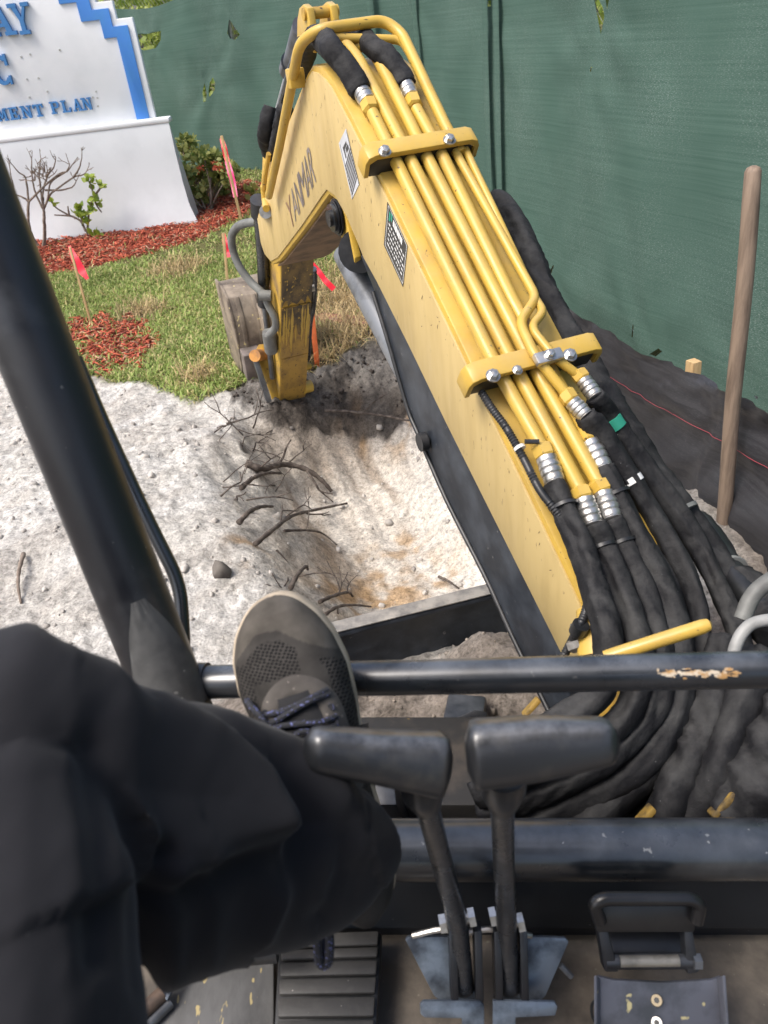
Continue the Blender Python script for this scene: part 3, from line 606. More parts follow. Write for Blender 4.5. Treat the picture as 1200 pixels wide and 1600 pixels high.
# base: battered, flared at the foot
prof = [(7.00, .36), (7.00, .475), (7.005, .50), (7.045, .62), (7.07, .80), (7.085, 1.0), (7.095, 1.22), (7.105, 1.262), (7.13, 1.279), (7.20, 1.283), (7.27, 1.283), (7.28, .36)]
xr_ = [(-1.285, .36), (-1.285, .475), (-1.295, .50), (-1.335, .62), (-1.352, .80), (-1.36, 1.0), (-1.362, 1.22), (-1.368, 1.262), (-1.385, 1.279), (-1.40, 1.283), (-1.40, 1.283), (-1.30, .36)]
mb = MB(); n = len(prof); V = [(xl-.1, y, z) for y, z in prof]+[(x, y, z) for (y, z), (x, _) in zip(prof, xr_)]
mb.add(V, [(i, i+1, n+i+1, n+i) for i in range(n-1)]+[tuple(range(n-1, -1, -1)), tuple(range(n, 2*n)), (0, n, 2*n-1, n-1)])
mb.obj('base', GREYP, sign, angle=35)
prism('plinth', [(xl-.1, 6.988, .30), (-1.272, 6.988, .30), (-1.272, 6.988, .472), (xl-.1, 6.988, .472)], (0, .26, 0), CONC, sign, .004)
# ledge cap
prism('ledge', [(xl-.1, 7.092, 1.245), (-1.352, 7.092, 1.245), (-1.352, 7.092, 1.287), (xl-.1, 7.092, 1.287)], (0, .13, 0), WHITEP, sign, .012)
def slab_letter(ch, x0, z0, w, h, dep, m, y=SY):
    mb = MB(); sw = w*.24; tw = w*.14; sh = h*.13; kk = [0]
    def poly(pts):
        kk[0] += 1; e = .0004*kk[0]; mb.add(*prismg([(x0+px*w, y-dep-e, z0+pz*h) for px, pz in pts], (0, dep-.002+e, 0), .0))
    def rect(ax, az_, bx, bz): poly([(ax, az_), (bx, az_), (bx, bz), (ax, bz)])
    S = .13; q = sw/w; t = tw/w
    if ch == 'A':
        poly([(.40, 1), (.60, 1), (.92, 0), (.68, 0)]); poly([(.43, .96), (.55, .96), (.22, 0), (.10, 0)]); rect(.28, .28, .75, .40); rect(-.02, 0, .36, S); rect(.56, 0, 1.04, S)
    elif ch == 'Y':
        poly([(.06, 1), (.34, 1), (.60, .42), (.42, .42)]); poly([(.80, 1), (.94, 1), (.60, .40), (.50, .46)]); rect(.40, 0, .62, .47); rect(-.04, 1-S, .42, 1); rect(.66, 1-S, 1.06, 1); rect(.24, 0, .78, S)
    elif ch == 'C':
        pts = [(.5+.5*math.cos(a), .5+.5*math.sin(a)) for a in np.linspace(.75, 2*math.pi-.75, 22)]; ptsi = [(.53+.26*math.cos(a), .5+.38*math.sin(a)) for a in np.linspace(2*math.pi-.75, .75, 22)]
        o_ = [(x0+px*w, y-dep, z0+pz*h) for px, pz in pts+ptsi]; mb.add(*prismg(o_, (0, dep-.002, 0), 0)); rect(.80, .62, .93, 1.0); rect(.80, 0, .90, .30)
    elif ch == 'M':
        rect(.08, 0, .26, 1); rect(.74, 0, .92, 1); poly([(.12, 1), (.32, 1), (.56, .18), (.44, .18)]); poly([(.88, 1), (.70, 1), (.44, .18), (.54, .18)]); rect(-.04, 0, .36, S); rect(.64, 0, 1.04, S); rect(-.04, 1-S, .28, 1); rect(.72, 1-S, 1.04, 1)
    elif ch == 'E':
        rect(.12, 0, .38, 1); rect(0, 0, .95, S); rect(0, 1-S, .92, 1); rect(.3, .44, .72, .56); rect(.80, 0, .95, .34); rect(.78, .68, .92, 1); rect(.62, .34, .74, .66)
    elif ch == 'N':
        rect(.10, 0, .26, 1); rect(.76, 0, .92, 1); poly([(.08, 1), (.34, 1), (.92, 0), (.70, 0)]); rect(-.04, 0, .38, S); rect(-.04, 1-S, .3, 1); rect(.62, 1-S, 1.04, 1)
    elif ch == 'T':
        rect(.38, 0, .63, 1); rect(0, 1-S, 1, 1); rect(0, .68, .13, 1); rect(.87, .68, 1, 1); rect(.22, 0, .79, S)
    elif ch == 'P':
        rect(.12, 0, .38, 1); rect(0, 0, .56, S); rect(0, 1-S, .70, 1); rect(.3, .44, .70, .56)
        pts = [(.66+.32*math.cos(a), .72+.28*math.sin(a)) for a in np.linspace(-1.57, 1.57, 12)]; ptsi = [(.64+.12*math.cos(a), .72+.16*math.sin(a)) for a in np.linspace(1.57, -1.57, 12)]; poly(pts+ptsi)
    elif ch == 'L':
        rect(.12, 0, .38, 1); rect(0, 0, .95, S); rect(0, 1-S, .52, 1); rect(.80, 0, .95, .38)
    return mb.obj('letter', m, sign, angle=30)
slab_letter('A', -2.565, 1.964, .185, .205, .035, LETT); slab_letter('Y', -2.385, 1.957, .145, .205, .035, LETT)
slab_letter('C', -2.66, 1.640, .15, .21, .035, LETT)
for ch, x in zip('MENT', (-2.735, -2.635, -2.535, -2.435)): slab_letter(ch, x, 1.393, .082, .090, .022, LETT)
for ch, x in zip('PLAN', (-2.295, -2.205, -2.115, -2.035)): slab_letter(ch, x, 1.400, .075, .088, .022, LETT)
dots = MB()
for u, v in ((33, 89), (47, 85), (42, 124), (60, 122), (74, 143), (46, 152), (150, 143), (152, 153), (153, 166), (145, 152), (93, 78)):
    q = on_plane(u, v, (0, SY-.003, 0), np.array([0, 1., 0])); dots.add(*boxg(q, XYZ, (.006, .003, .006)))
dots.obj('anchor_holes', CONC, sign)

# ------------------------------------------------------------------ silt fence
SP = [(1.62, -.6), (1.30, .55), (1.0, 1.72), (.945, 1.98), (.76, 2.72), (.52, 3.5), (.30, 4.2), (.10, 4.75), (-.10, 5.35)]
sp_ = np.array(spline([np.array([a, b, 0]) for a, b in SP], 22))[:, :2]; SH = np.interp(np.linspace(0, 1, len(sp_)), [0, .3, .42, .55, .70, .82, 1], [.46, .44, .42, .46, .40, .26, .16])
silt = thing('silt_fence', (.9, 2.2, .3), 'black silt fence cloth with a red thread line, sagging below the green screen', 'silt fence')
V = []; F = []; U = []; nr_ = 24; L_ = np.concatenate([[0], np.cumsum(np.hypot(*np.diff(sp_, axis=0).T))])
topz = []
for i, (p, h) in enumerate(zip(sp_, SH)):
    q = sp_[min(i+1, len(sp_)-1)]-sp_[max(i-1, 0)]; q = q/np.hypot(*q); nn = np.array([-q[1], q[0]])      # towards -x
    z0 = float(np.interp(p[1], [0, 1.7, 2.0, 2.7, 3.5, 4.3, 5.4], [.36, .385, .385, .36, .32, .27, .28]))
    for j in range(nr_+1):
        t = j/nr_; off = .07*(1-t)**2+.02*math.sin(t*7+L_[i]*5)*(1-t)+.030*float(fbm(L_[i]*4+t*2, t*2.5, 3, 33))+.022*float(1-abs(fbm(L_[i]*7+t*4, t*3.5, 3, 37))*2.5)
        V.append((p[0]+nn[0]*off, p[1]+nn[1]*off, z0-.22*(1-t)**3+h*t)); U.append((L_[i], t*.45, 0))
for i in range(len(sp_)-1):
    for j in range(nr_): a = i*(nr_+1)+j; F.append((a, a+1, a+nr_+2, a+nr_+1))
so_ = obj('cloth', V, F, SILT, silt, angle=180); setvec(so_, U)
VV = np.array(V).reshape(len(sp_), nr_+1, 3)
th = [VV[i, 16]*.6+VV[i, 17]*.4+np.array([-.004, -.002, .003]) for i in range(len(sp_))]
tube('thread', th, .0008, M('faded_red_thread', (.34, .05, .07), .7), silt, 5)
st = P(1088, 569, 2.30); box('stake', st-ZZ*.19, (nrm([.9, .3, 0]), nrm([-.3, .9, 0]), nrm([-.03, .03, 1])), (.016, .017, .20), LATH, silt, .002)

# ------------------------------------------------------------------ shovel standing behind the hoses
sb_, st_ = P(1126, 852, 2.18), P(1178, 268, 1.72)
shov = thing('shovel', (sb_[0], sb_[1], hz(sb_[0], sb_[1])), 'weathered wooden shovel handle standing upright before the green screen', 'shovel')
dh = nrm(st_-sb_); Lh = np.linalg.norm(st_-sb_); hp = [sb_-dh*.10+dh*(Lh+.10)*k/14+np.array([.003*math.sin(k*.7), .003*math.cos(k*.5), 0]) for k in range(15)]
pr = [.0195]*13+[.0195, .018]; hp2 = hp+[hp[-1]+dh*.008, hp[-1]+dh*.012]; tube('handle', hp2, pr+[.014, .006], WOODH, shov, 16)
tube('socket', [sb_-dh*.16, sb_-dh*.02, sb_+dh*.025], [.026, .026, .027], BLKW, shov, 16)
bl = []
for k in range(9):
    t = k/8
    for j in range(7): a = (j-3)/3; bl.append(sb_-dh*(.14+.26*t)+ES*a*.10*math.sqrt(max(0, 1-max(0, t-.35)**2*2.2))+EF*(.025*a*a))
prf = [(i*7+j, i*7+j+1, i*7+j+8, i*7+j+7) for i in range(8) for j in range(6)]; obj('blade', bl, prf, DSTEEL, shov)

# ------------------------------------------------------------------ survey stakes with ribbons
def lath(u0, v0, u1, v1, name_label, m=LATH, wpx=5, group='survey stakes with ribbons in the lawn', t=None):
    b = hit(u0, v0) if t is None else P(u0, v0, t); tt = np.dot(b-EYE, FW); d = ray(u1, v1)
    k = np.dot(b-EYE, nrm([0, 1, 0]))/d[1]; top = EYE+d*k
    r = thing('survey_stake', tuple(b), name_label, 'stake', group)
    ax = nrm(top-b); s = nrm(np.cross(ax, [0, 1, 0])); L = np.linalg.norm(top-b)
    box('lath', (b+top)/2-ax*.05, (s, np.cross(ax, s), ax), (wpx*.5*tt/FPX, .005, L/2+.05), m, r, .001); return r, b, top, tt
def ribbon(r, pix, t, wpx, m, toward=.06):
    c = spline([P(u, v, t-toward) for u, v in pix], 6); V = []; n = len(c)
    for i, p in enumerate(c):
        tg_ = nrm(c[min(i+1, n-1)]-c[max(i-1, 0)]); f_ = i/(n-1); s = np.cross(tg_, nrm(p-EYE)); wv = np.interp(f_, np.linspace(0, 1, len(wpx)), wpx)*.5*t/FPX
        tw = nrm(p-EYE)*.02*math.sin(f_*9); V += [p-s*wv+tw*.5, p+s*wv-tw*.5]
    n2_ = len(V); V2 = V+[v-nrm(np.array(v)-EYE)*-.0012 for v in V]
    F = [(2*i, 2*i+1, 2*i+3, 2*i+2) for i in range(n-1)]+[(n2_+2*i+2, n2_+2*i+3, n2_+2*i+1, n2_+2*i) for i in range(n-1)]
    return obj('ribbon', V2, F, m, r)
r, b, tp, t = lath(144, 512, 109, 386, 'thin stake with a red ribbon, beside the red mulch patch at the left', wpx=3.4); ribbon(r, [(108, 384), (117, 404), (127, 422), (137, 436)], t, (4, 13, 14, 5), RED)
r, b, tp, t = lath(358, 466, 349, 364, 'pale stake with a red ribbon, just behind the bucket', wpx=4.2); ribbon(r, [(349, 364), (352, 380), (355, 392), (357, 402)], t, (5, 9, 9, 6), RED)
r, b, tp, t = lath(377, 345, 346, 212, 'tall stake with a red and a pink ribbon, in front of the flowering bush', wpx=4.2); ribbon(r, [(346, 216), (350, 230), (353, 243), (356, 254)], t, (6, 9, 9, 7), RED); ribbon(r, [(355, 252), (360, 270), (364, 285), (368, 308)], t, (8, 10, 9, 7), PINK)
r, b, tp, t = lath(496, 574, 480, 420, 'orange stake with a trailing red tape, close beside the digging arm', m=ORAN, wpx=8); ribbon(r, [(484, 408), (498, 424), (508, 438), (522, 452)], t, (7, 8, 9, 9), RED); 

# ------------------------------------------------------------------ shrubs
def twigs(mb, p, d, L, r, depth, spread=.5, nb=2, droop=0.0):
    n = 4; path = [np.asarray(p, float)]; dd = nrm(d)
    for i in range(n): dd = nrm(dd+rng.normal(0, .10, 3)+np.array([0, 0, .05-droop])); path.append(path[-1]+dd*L/n)
    mb.add(*tubeg(path, np.linspace(r, r*.7, n+1), 5 if depth else 4)); ends = [path[-1]]
    if depth > 0:
        ends = []
        for k in range(nb):
            nd = nrm(dd+rng.normal(0, spread, 3)*np.array([1, .8, .6])); ends += twigs(mb, path[-1 if k < 2 else -2], nd, L*rng.uniform(.55, .8), r*.68, depth-1, spread, nb, droop)
    return ends
YPL = [7.0]
def PY(u, v, dy=0.0): return on_plane(u, v, (0, YPL[0]+dy, 0), np.array([0, 1., 0]))
def px_path(pix, t): return [PY(u, v) for u, v in pix]
b = hit(68, 388); tt = np.dot(b-EYE, FW); YPL[0] = min(b[1], 6.86)
bare = thing('bare_shrub', tuple(b), 'leafless grey twiggy shrub against the sign base, nearest the black post', 'shrub'); mb = MB()
main = [[(68, 388), (70, 365), (69, 335), (68, 328)], [(62, 388), (50, 370), (44, 345), (45, 315)], [(45, 315), (35, 308), (16, 303)], [(45, 315), (41, 285), (38, 275), (30, 270)], [(45, 315), (58, 302), (70, 290), (92, 272), (105, 268)],
        [(68, 328), (58, 308), (52, 288), (49, 262)], [(68, 328), (64, 300), (61, 275), (62, 262)], [(68, 328), (78, 305), (88, 296), (115, 277), (127, 274)], [(68, 328), (75, 310), (80, 285), (104, 268)], [(115, 277), (121, 268), (125, 260)], [(16, 303), (20, 290), (18, 280)], [(70, 297), (95, 297), (112, 293)], [(68, 328), (67, 300), (74, 276), (84, 262)]]
for i, pp in enumerate(main):
    w0 = 3.2 if i < 2 else 1.7; c = spline(px_path(pp, tt), 5); mb.add(*tubeg([q+np.array([0, rng.normal(0, .004), 0]) for q in c], np.linspace(w0, w0*.6, len(c))*tt/FPX, 5))
    if i >= 2: twigs(mb, c[-1], nrm(c[-1]-c[-3])+np.array([0, rng.normal(0, .3), .4]), .07, .0055, 2, .55, 2)
for k in range(26): q = PY(rng.uniform(48, 78), rng.uniform(268, 286), rng.uniform(-.08, .04)); twigs(mb, q, rng.normal(0, 1, 3)+[0, 0, .8], .06, .0045, 1, .6)
mb.obj('branches', BARK, bare)
b = hit(136, 366); tt = np.dot(b-EYE, FW); YPL[0] = min(b[1], 6.88)
lsh = thing('sprouting_shrub', tuple(b), 'small shrub with a few bright green leaf tufts, in front of the sign base', 'shrub'); mb = MB()
for pp in ([(136, 366), (138, 345), (140, 325), (146, 308), (142, 290), (140, 283)], [(146, 308), (156, 295), (158, 291)], [(146, 308), (152, 322), (159, 332)], [(134, 362), (125, 345), (105, 335), (88, 325), (80, 315)], [(118, 342), (112, 338), (85, 336)], [(130, 352), (126, 335), (126, 322)], [(108, 335), (106, 322)]):
    c = spline(px_path(pp, tt), 5); mb.add(*tubeg(c, np.linspace(1.9, 1.0, len(c))*tt/FPX, 5))
mb.obj('branches', BARK, lsh); V = []; F = []; C = []; o_ = 0
for u, v, n, r_ in ((140, 282, 16, .03), (157, 291, 10, .025), (152, 312, 18, .035), (126, 332, 34, .05), (132, 345, 12, .03), (143, 327, 12, .03), (81, 317, 6, .015), (147, 368, 10, .03), (156, 366, 8, .02)):
    g_ = leafgeo(n, cloud(n, PY(u, v, -.02), r_), (.035, .075), ((.14, .24, .02), (.42, .50, .08))); V.append(g_[0]); F.append(g_[1]+o_); C.append(g_[2]); o_ += len(g_[0])
def foliage(root, V, F, C): l = np.array(root.location); return bulk('foliage', np.concatenate(V)-l, np.concatenate(F), LEAF, np.concatenate(C), parent=root)
foliage(lsh, V, F, C)
b = hit(325, 330); tt = np.dot(b-EYE, FW)
bush = thing('flowering_bush', tuple(b), 'green bush with a few red flower heads beside the right end of the sign', 'shrub'); mb = MB(); V = []; F = []; C = []; o_ = 0
tips = [(285, 232), (296, 225), (310, 242), (320, 250), (335, 240), (345, 255), (300, 270), (318, 282), (330, 275), (290, 290), (352, 270), (308, 300), (340, 290), (282, 262), (360, 268)]
for (u, v) in tips:
    tj = tt+rng.uniform(-.25, .35); c = spline([b+rng.normal(0, .05, 3)*[1, 1, 0], P((u+325)/2+rng.uniform(-8, 8), (v+330)/2+10, tj), P(u, v, tj)], 5); mb.add(*tubeg(c, np.linspace(.011, .005, len(c)), 5))
    for k in range(3): n = 44; g_ = leafgeo(n, cloud(n, P(u+rng.uniform(-9, 9), v+rng.uniform(-7, 12), tj+rng.uniform(-.1, .1)), (.085, .085, .06)), (.03, .07), ((.10, .16, .03), (.46, .46, .15))); V.append(g_[0]); F.append(g_[1]+o_); C.append(g_[2]); o_ += len(g_[0])
for q in range(26):
    u, v = rng.uniform(290, 340), rng.uniform(300, 318); c = spline([P(u, v, tt+rng.uniform(-.1, .2)), P(u+rng.uniform(-8, 8), v-14, tt), P(u+rng.uniform(-14, 14), v-30, tt)], 4); mb.add(*tubeg(c, np.linspace(.005, .003, len(c)), 4))
mb.obj('branches', BARK, bush); foliage(bush, V, F, C)
for (u, v) in ((312, 264), (345, 262), (336, 258)):
    n = 16; g_ = leafgeo(n, cloud(n, P(u, v, tt-.25), (.040, .040, .03)), (.015, .035), ((.45, .05, .03), (.62, .16, .07))); fo = bulk('flower_head', g_[0]-np.array(b), g_[1], LEAF, g_[2], parent=bush); fo['kind'] = 'stuff'
b = hit(400, 318); wp = thing('low_weed', tuple(b), 'low yellowish weed in the red mulch, left of the boom front', 'plant'); V = []; F = []; C = []; o_ = 0; tt = np.dot(b-EYE, FW); mb = MB()
for k in range(9):
    q = P(rng.uniform(380, 412), rng.uniform(295, 312), tt); c = spline([b+rng.normal(0, .03, 3)*[1, 1, 0], (b+q)/2+rng.normal(0, .02, 3), q], 4); mb.add(*tubeg(c, .004, 4)); n = 9; g_ = leafgeo(n, cloud(n, q, .06), (.04, .08), ((.16, .2, .03), (.40, .36, .12))); V.append(g_[0]); F.append(g_[1]+o_); C.append(g_[2]); o_ += len(g_[0])
mb.obj('stems', BARK, wp); foliage(wp, V, F, C)

# ------------------------------------------------------------------ roots, sticks, stones, board round the pit
def branch(name, label, pix, rad, lift=.03, m=ROOT, cat='branch', group=None, forks=0):
    pts = []
    for i, (u, v) in enumerate(pix):
        h_ = hit(u, v); e = lift*(math.sin(math.pi*(i+.3)/(len(pix)-.4))+.25); pts.append(h_-nrm(h_-EYE)*e*.6+ZZ*e*.5)
    c = spline(pts, 6); mb = MB(); r_ = np.linspace(rad, rad*.5, len(c))*(1+.15*np.sin(np.arange(len(c))*1.9)); mb.add(*tubeg(c, r_, 7))
    for k in range(forks):
        i = int(len(c)*(.35+.5*k/max(1, forks))); d_ = nrm(nrm(c[i]-c[i-1])+rng.normal(0, .5, 3)); twigs(mb, c[i], d_, .12, rad*.45, 1, .4)
    l = pts[0]; o = obj(name, mb.v, mb.f, m, None, loc=tuple(l), angle=180); return tag(o, label, cat, group)
branch('dead_branch', 'thickest dark branch lying from the pit rim over the pale pit floor', [(385, 728), (412, 742), (445, 738), (480, 745), (505, 760), (519, 772)], .017, .07, forks=2)
branch('dead_branch', 'forked grey branch end lying just below the thickest branch', [(378, 768), (398, 758), (420, 750), (440, 744)], .011, .06)
branch('dead_branch', 'straight long stick slanting up across the middle of the pit', [(400, 856), (432, 838), (460, 820), (500, 806), (543, 791)], .010, .07, forks=2)
branch('dead_branch', 'pale broken stick poking from the left pit wall', [(374, 824), (392, 815), (410, 806), (427, 797)], .011, .07)
branch('dead_branch', 'thin curved root hanging low over the pit wall', [(445, 834), (480, 838), (505, 842), (527, 855)], .006, .05, forks=1)
branch('dead_branch', 'thin upright root rising beside the shoe toe', [(455, 925), (468, 910), (480, 897), (482, 895)], .009, .06)
branch('dead_branch', 'twiggy root fan right of the shoe toe', [(500, 945), (520, 942), (545, 935), (552, 936)], .008, .05, forks=3)
branch('dead_branch', 'lower twig of the root fan right of the shoe toe', [(508, 965), (530, 958), (555, 955), (580, 952)], .007, .05, forks=1)
branch('dead_branch', 'long thin root along the far pit edge under the arm', [(508, 645), (550, 652), (600, 660), (640, 666), (652, 655)], .008, .06, forks=1)
branch('dead_branch', 'short dark root stub on the pit floor near the blade', [(686, 905), (700, 915), (718, 924)], .006, .04)
branch('dead_branch', 'long thin twig lying on the sand left of the black post', [(38, 868), (33, 895), (31, 920), (34, 945)], .008, .03, m=BARK)
mb = MB()
for k in range(34):
    u, v = rng.uniform(335, 470), rng.uniform(650, 930)
    if u-335 < (v-760)*.55: continue
    h_ = hit(u, v)-FW*.02; twigs(mb, h_, rng.normal(0, 1, 3)*[1, .8, .5]+[.5, -.1, .2], rng.uniform(.06, .16), rng.uniform(.0025, .0055), 1, .5, 2, .05)
tag(mb.obj('fine_roots', ROOT, None, loc=tuple(hit(400, 780)), angle=180), 'tangle of fine dark roots hanging from the left pit wall', kind='stuff')
def rock(name, label, u, v, rad, m, cat='stone'):
    c = hit(u, v); V = IV*(1+.5*fbm(IV[:, 0]*2+u, IV[:, 1]*2+IV[:, 2]*1.7, 3, int(u))[:, None])*np.array(rad); o = obj(name, c+V+ZZ*rad[2]*.3, IF, m, None, loc=tuple(c), angle=180); return tag(o, label, cat)
DROCK = M('dark_stone', (.13, .115, .10), .9, col2=(.06, .05, .045), scale=14, bump=.5, bscale=60)
PROCK = M('pale_stone', (.36, .335, .30), .9, col2=(.24, .22, .195), scale=14, bump=.5, bscale=60)
rock('stone', 'dark lump of soil sitting alone on the pale sand by the shoe', 349, 897, (.032, .03, .038), DROCK)
rock('stone', 'pale round stone low on the far pit wall', 593, 669, (.018, .02, .014), PROCK)
rock('stone', 'grey stone lump in the middle of the pit floor', 608, 818, (.02, .022, .016), PROCK)
rock('stone', 'white flake of rock on the left pit wall among the roots', 436, 812, (.026, .012, .026), PROCK)
b0, b1 = hit(497, 500), hit(596, 512); ax = nrm(b1-b0); sd_ = nrm(np.cross(ZZ, ax)); c = (b0+b1)/2+ZZ*.02
bd = box('board', c, (ax, sd_, np.cross(ax, sd_)), (np.linalg.norm(b1-b0)/2, .055, .012), M('rusty_board', (.26, .12, .07), .85, col2=(.14, .09, .06), scale=12, bump=.4, bscale=60), None, .003, loc=tuple(c)); tag(bd, 'rust brown board lying in the dry grass behind the pit', 'board')

# ------------------------------------------------------------------ excavator: boom, stick, bucket
exc = thing('excavator', (0.1, 0.2, .2), 'yellow mini excavator with black frame, its boom raised over the pit, seen from the seat', 'excavator')
def side_prism(name, prof, s0, s1, m, parent, bev=.004): return prism(name, [B(f, s0, z) for f, z in prof], ES*(s1-s0), m, parent, bev)
bprof = [(-.33, .715), (-.136, .833), (.135, 1.002), (.32, 1.125), (.49, 1.231), (.565, 1.270), (.60, 1.302), (.66, 1.352), (.73, 1.388), (.79, 1.394), (.84, 1.372), (1.094, 1.256), (1.492, 1.084), (1.62, 1.045), (1.715, 1.055), (1.755, 1.10), (1.735, 1.20),
         (1.526, 1.309), (1.088, 1.547), (.838, 1.666), (.785, 1.684), (.735, 1.681), (.685, 1.669), (.643, 1.652), (.548, 1.589), (.46, 1.527), (.392, 1.477), (0, 1.183), (-.38, .895), (-.425, .83), (-.405, .755)]
boom = side_prism('boom', bprof, 0.0, .205, YEL, exc, .006)
def inset(pr, d):
    n = len(pr); o = []
    for i in range(n):
        a, b_, c = np.array(pr[i-1]), np.array(pr[i]), np.array(pr[(i+1) % n]); e1 = nrm(b_-a); e2 = nrm(c-b_); nn = nrm(np.array([-e1[1], e1[0]])+np.array([-e2[1], e2[0]])); o.append(tuple(b_+nn*d))
    return o
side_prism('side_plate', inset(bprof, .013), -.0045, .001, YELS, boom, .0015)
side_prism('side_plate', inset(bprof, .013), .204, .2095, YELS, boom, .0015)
prism('bottom_plate', [B(.86, .015, 1.360), B(1.094, .015, 1.2535), B(1.492, .015, 1.0815), B(1.60, .015, 1.047)][::1]+[B(1.60, .015, 1.040), B(1.492, .015, 1.0745), B(1.094, .015, 1.2465), B(.86, .015, 1.353)], ES*.175, BROWN, boom, .0)
v = [ontop(u, vv, .004) for u, vv in ((915, 945), (935, 962), (905, 1000), (886, 985))]; prism('end_gusset', v, BN*.012, YEL, boom, .003)
# cylinder lug and pins under the elbow
lug = [(.74, 1.40), (.70, 1.32), (.675, 1.255), (.69, 1.225), (.72, 1.235), (.78, 1.30), (.83, 1.375)]
side_prism('cylinder_lug', lug, .012, .030, YEL, boom, .003); side_prism('cylinder_lug', lug, .165, .185, YEL, boom, .003)
pc = onface(524, 340, .0); tube('pin', [pc-ES*.012, pc+ES*.19], .034, BLK, boom, 24); tube('pin_cap', [pc-ES*.020, pc-ES*.010], .020, RUB, boom, 20)
for k, r_ in ((0, .046), (1, .040)): tube('pin_washer', [pc-ES*(-.002+.006*k), pc-ES*(-.006+.006*k)], r_, BLKW, boom, 24)
# decals on the side plate
def quadplate(name, px4, s, th, m, parent): q = [onface(u, v, s) for u, v in px4]; return prism(name, q, -ES*th, m, parent, .0)
q4 = [(606, 316), (637, 384), (630, 448), (600.5, 382.5)]; dec = quadplate('spec_decal', q4, -.0046, .0012, DECALB, boom)
def dec_pt(px4, a, b_, s): p = [onface(u, v, s) for u, v in px4]; return (p[0]*(1-a)+p[1]*a)*(1-b_)+(p[3]*(1-a)+p[2]*a)*b_
def dbar(mb, px4, a0, a1, b0, b1, s): mb.add([dec_pt(px4, a0, b0, s), dec_pt(px4, a1, b0, s), dec_pt(px4, a1, b1, s), dec_pt(px4, a0, b1, s)], [(0, 1, 2, 3)])
mb = MB(); x = .30
for wv in (.07, .05, .09, .06, .08, .05, .07): dbar(mb, q4, x, x+wv*.8, .10, .24, -.0064); x += wv
for j in range(5):
    x = .10+rng.uniform(0, .05)
    while x < .88: wv = rng.uniform(.03, .10); dbar(mb, q4, x, min(x+wv, .92), .34+.115*j, .38+.115*j, -.0064); x += wv+rng.uniform(.02, .05)
for a0, a1, b0, b1 in ((.04, .96, .03, .045), (.04, .96, .955, .97), (.03, .045, .03, .97), (.955, .97, .03, .97)): dbar(mb, q4, a0, a1, b0, b1, -.0064)
mb.obj('decal_print', WTAPE, boom)
mb = MB(); dbar(mb, q4, .10, .16, .10, .30, -.0064); dbar(mb, q4, .19, .25, .06, .22, -.0064); mb.obj('decal_mark', TEAL, boom)
w4 = [(541, 201), (561.5, 288), (550.5, 311), (530, 224)]; quadplate('stripe_decal', w4, -.0046, .0012, DECALW, boom)
mb = MB()
for j in range(9): a = .42+.063*j; mb.add([dec_pt(w4, a, .95, -.0064), dec_pt(w4, a+.03, .95, -.0064), dec_pt(w4, a+.03-.10, .08, -.0064), dec_pt(w4, a-.10, .08, -.0064)], [(0, 1, 2, 3)])
for a0, a1, b0, b1 in ((.14, .20, .30, .75), (.18, .34, .62, .72), (.22, .30, .20, .50), (.02, .985, .03, .06), (.02, .985, .94, .97)): dbar(mb, w4, a0, a1, b0, b1, -.0064)
mb.obj('stripe_print', DECALB, boom)
mb = MB(); FLK = M('dark_paint_chip', (.10, .065, .035), .8, col2=(.05, .035, .025), scale=90)
for k in range(150):
    if k < 95: u, v = rng.uniform(425, 590), rng.uniform(120, 330)
    else: t_ = rng.uniform(0, 1); u, v = 560+t_*330+rng.uniform(0, 60)*(1-.5*t_), 330+t_*620
    q = onface(u, v, -.0050); f_, z_ = float((q-BO)@EF), q[2]
    if polysd(np.array([f_]), np.array([z_]), [np.array(p) for p in bprof])[0] < .02: continue
    a = rng.normal(1.75, .5); ln_, wd_ = rng.uniform(.0015, .010)*rng.uniform(.3, 1), rng.uniform(.0004, .0012); e1 = EF*math.cos(a)+ZZ*math.sin(a); e2 = -EF*math.sin(a)+ZZ*math.cos(a)
    mb.add([q+e1*ln_*math.cos(b_)*rng.uniform(.6, 1.1)+e2*wd_*math.sin(b_)*rng.uniform(.5, 1.3) for b_ in np.linspace(0, 2*math.pi, 8)[:-1]], [tuple(range(7))])
tag(mb.obj('paint_chips', FLK, boom, smooth=False), kind='stuff')
# lettering on the front half of the side plate
def letters(txt, px4, s):
    cu = bpy.data.curves.new('lettering', 'FONT'); cu.body = txt; cu.size = 1; to = bpy.data.objects.new('lettering', cu); COL.objects.link(to)
    dg = bpy.context.evaluated_depsgraph_get(); m_ = bpy.data.meshes.new_from_object(to.evaluated_get(dg)); vs = np.array([v.co[:] for v in m_.vertices]); fs = [tuple(p.vertices) for p in m_.polygons]
    bpy.data.objects.remove(to); lo = vs.min(0); hi = vs.max(0); vv = []
    for p in vs: a = (p[0]-lo[0])/(hi[0]-lo[0]); b_ = 1-(p[1]-lo[1])/(hi[1]-lo[1]); vv.append(dec_pt(px4, a, b_, s))
    return vv, fs
lq = [(446, 318), (484, 222), (494, 283), (455, 360)]
xs_ = 0
for ch, a0, a1 in zip('YANMAR', (0, .17, .335, .50, .70, .86), (.16, .325, .49, .69, .85, 1.0)):
    ql = []
    for a, b_ in ((a0, 0), (a1, 0), (a1, 1), (a0, 1)): ql.append(((lq[0][0]*(1-a)+lq[1][0]*a)*(1-b_)+(lq[3][0]*(1-a)+lq[2][0]*a)*b_, (lq[0][1]*(1-a)+lq[1][1]*a)*(1-b_)+(lq[3][1]*(1-a)+lq[2][1]*a)*b_))
    vv, fs = letters(ch, ql, -.0060); obj('letter', vv, fs, BROWNL if ch in 'Y' else GREYL, boom, smooth=False)

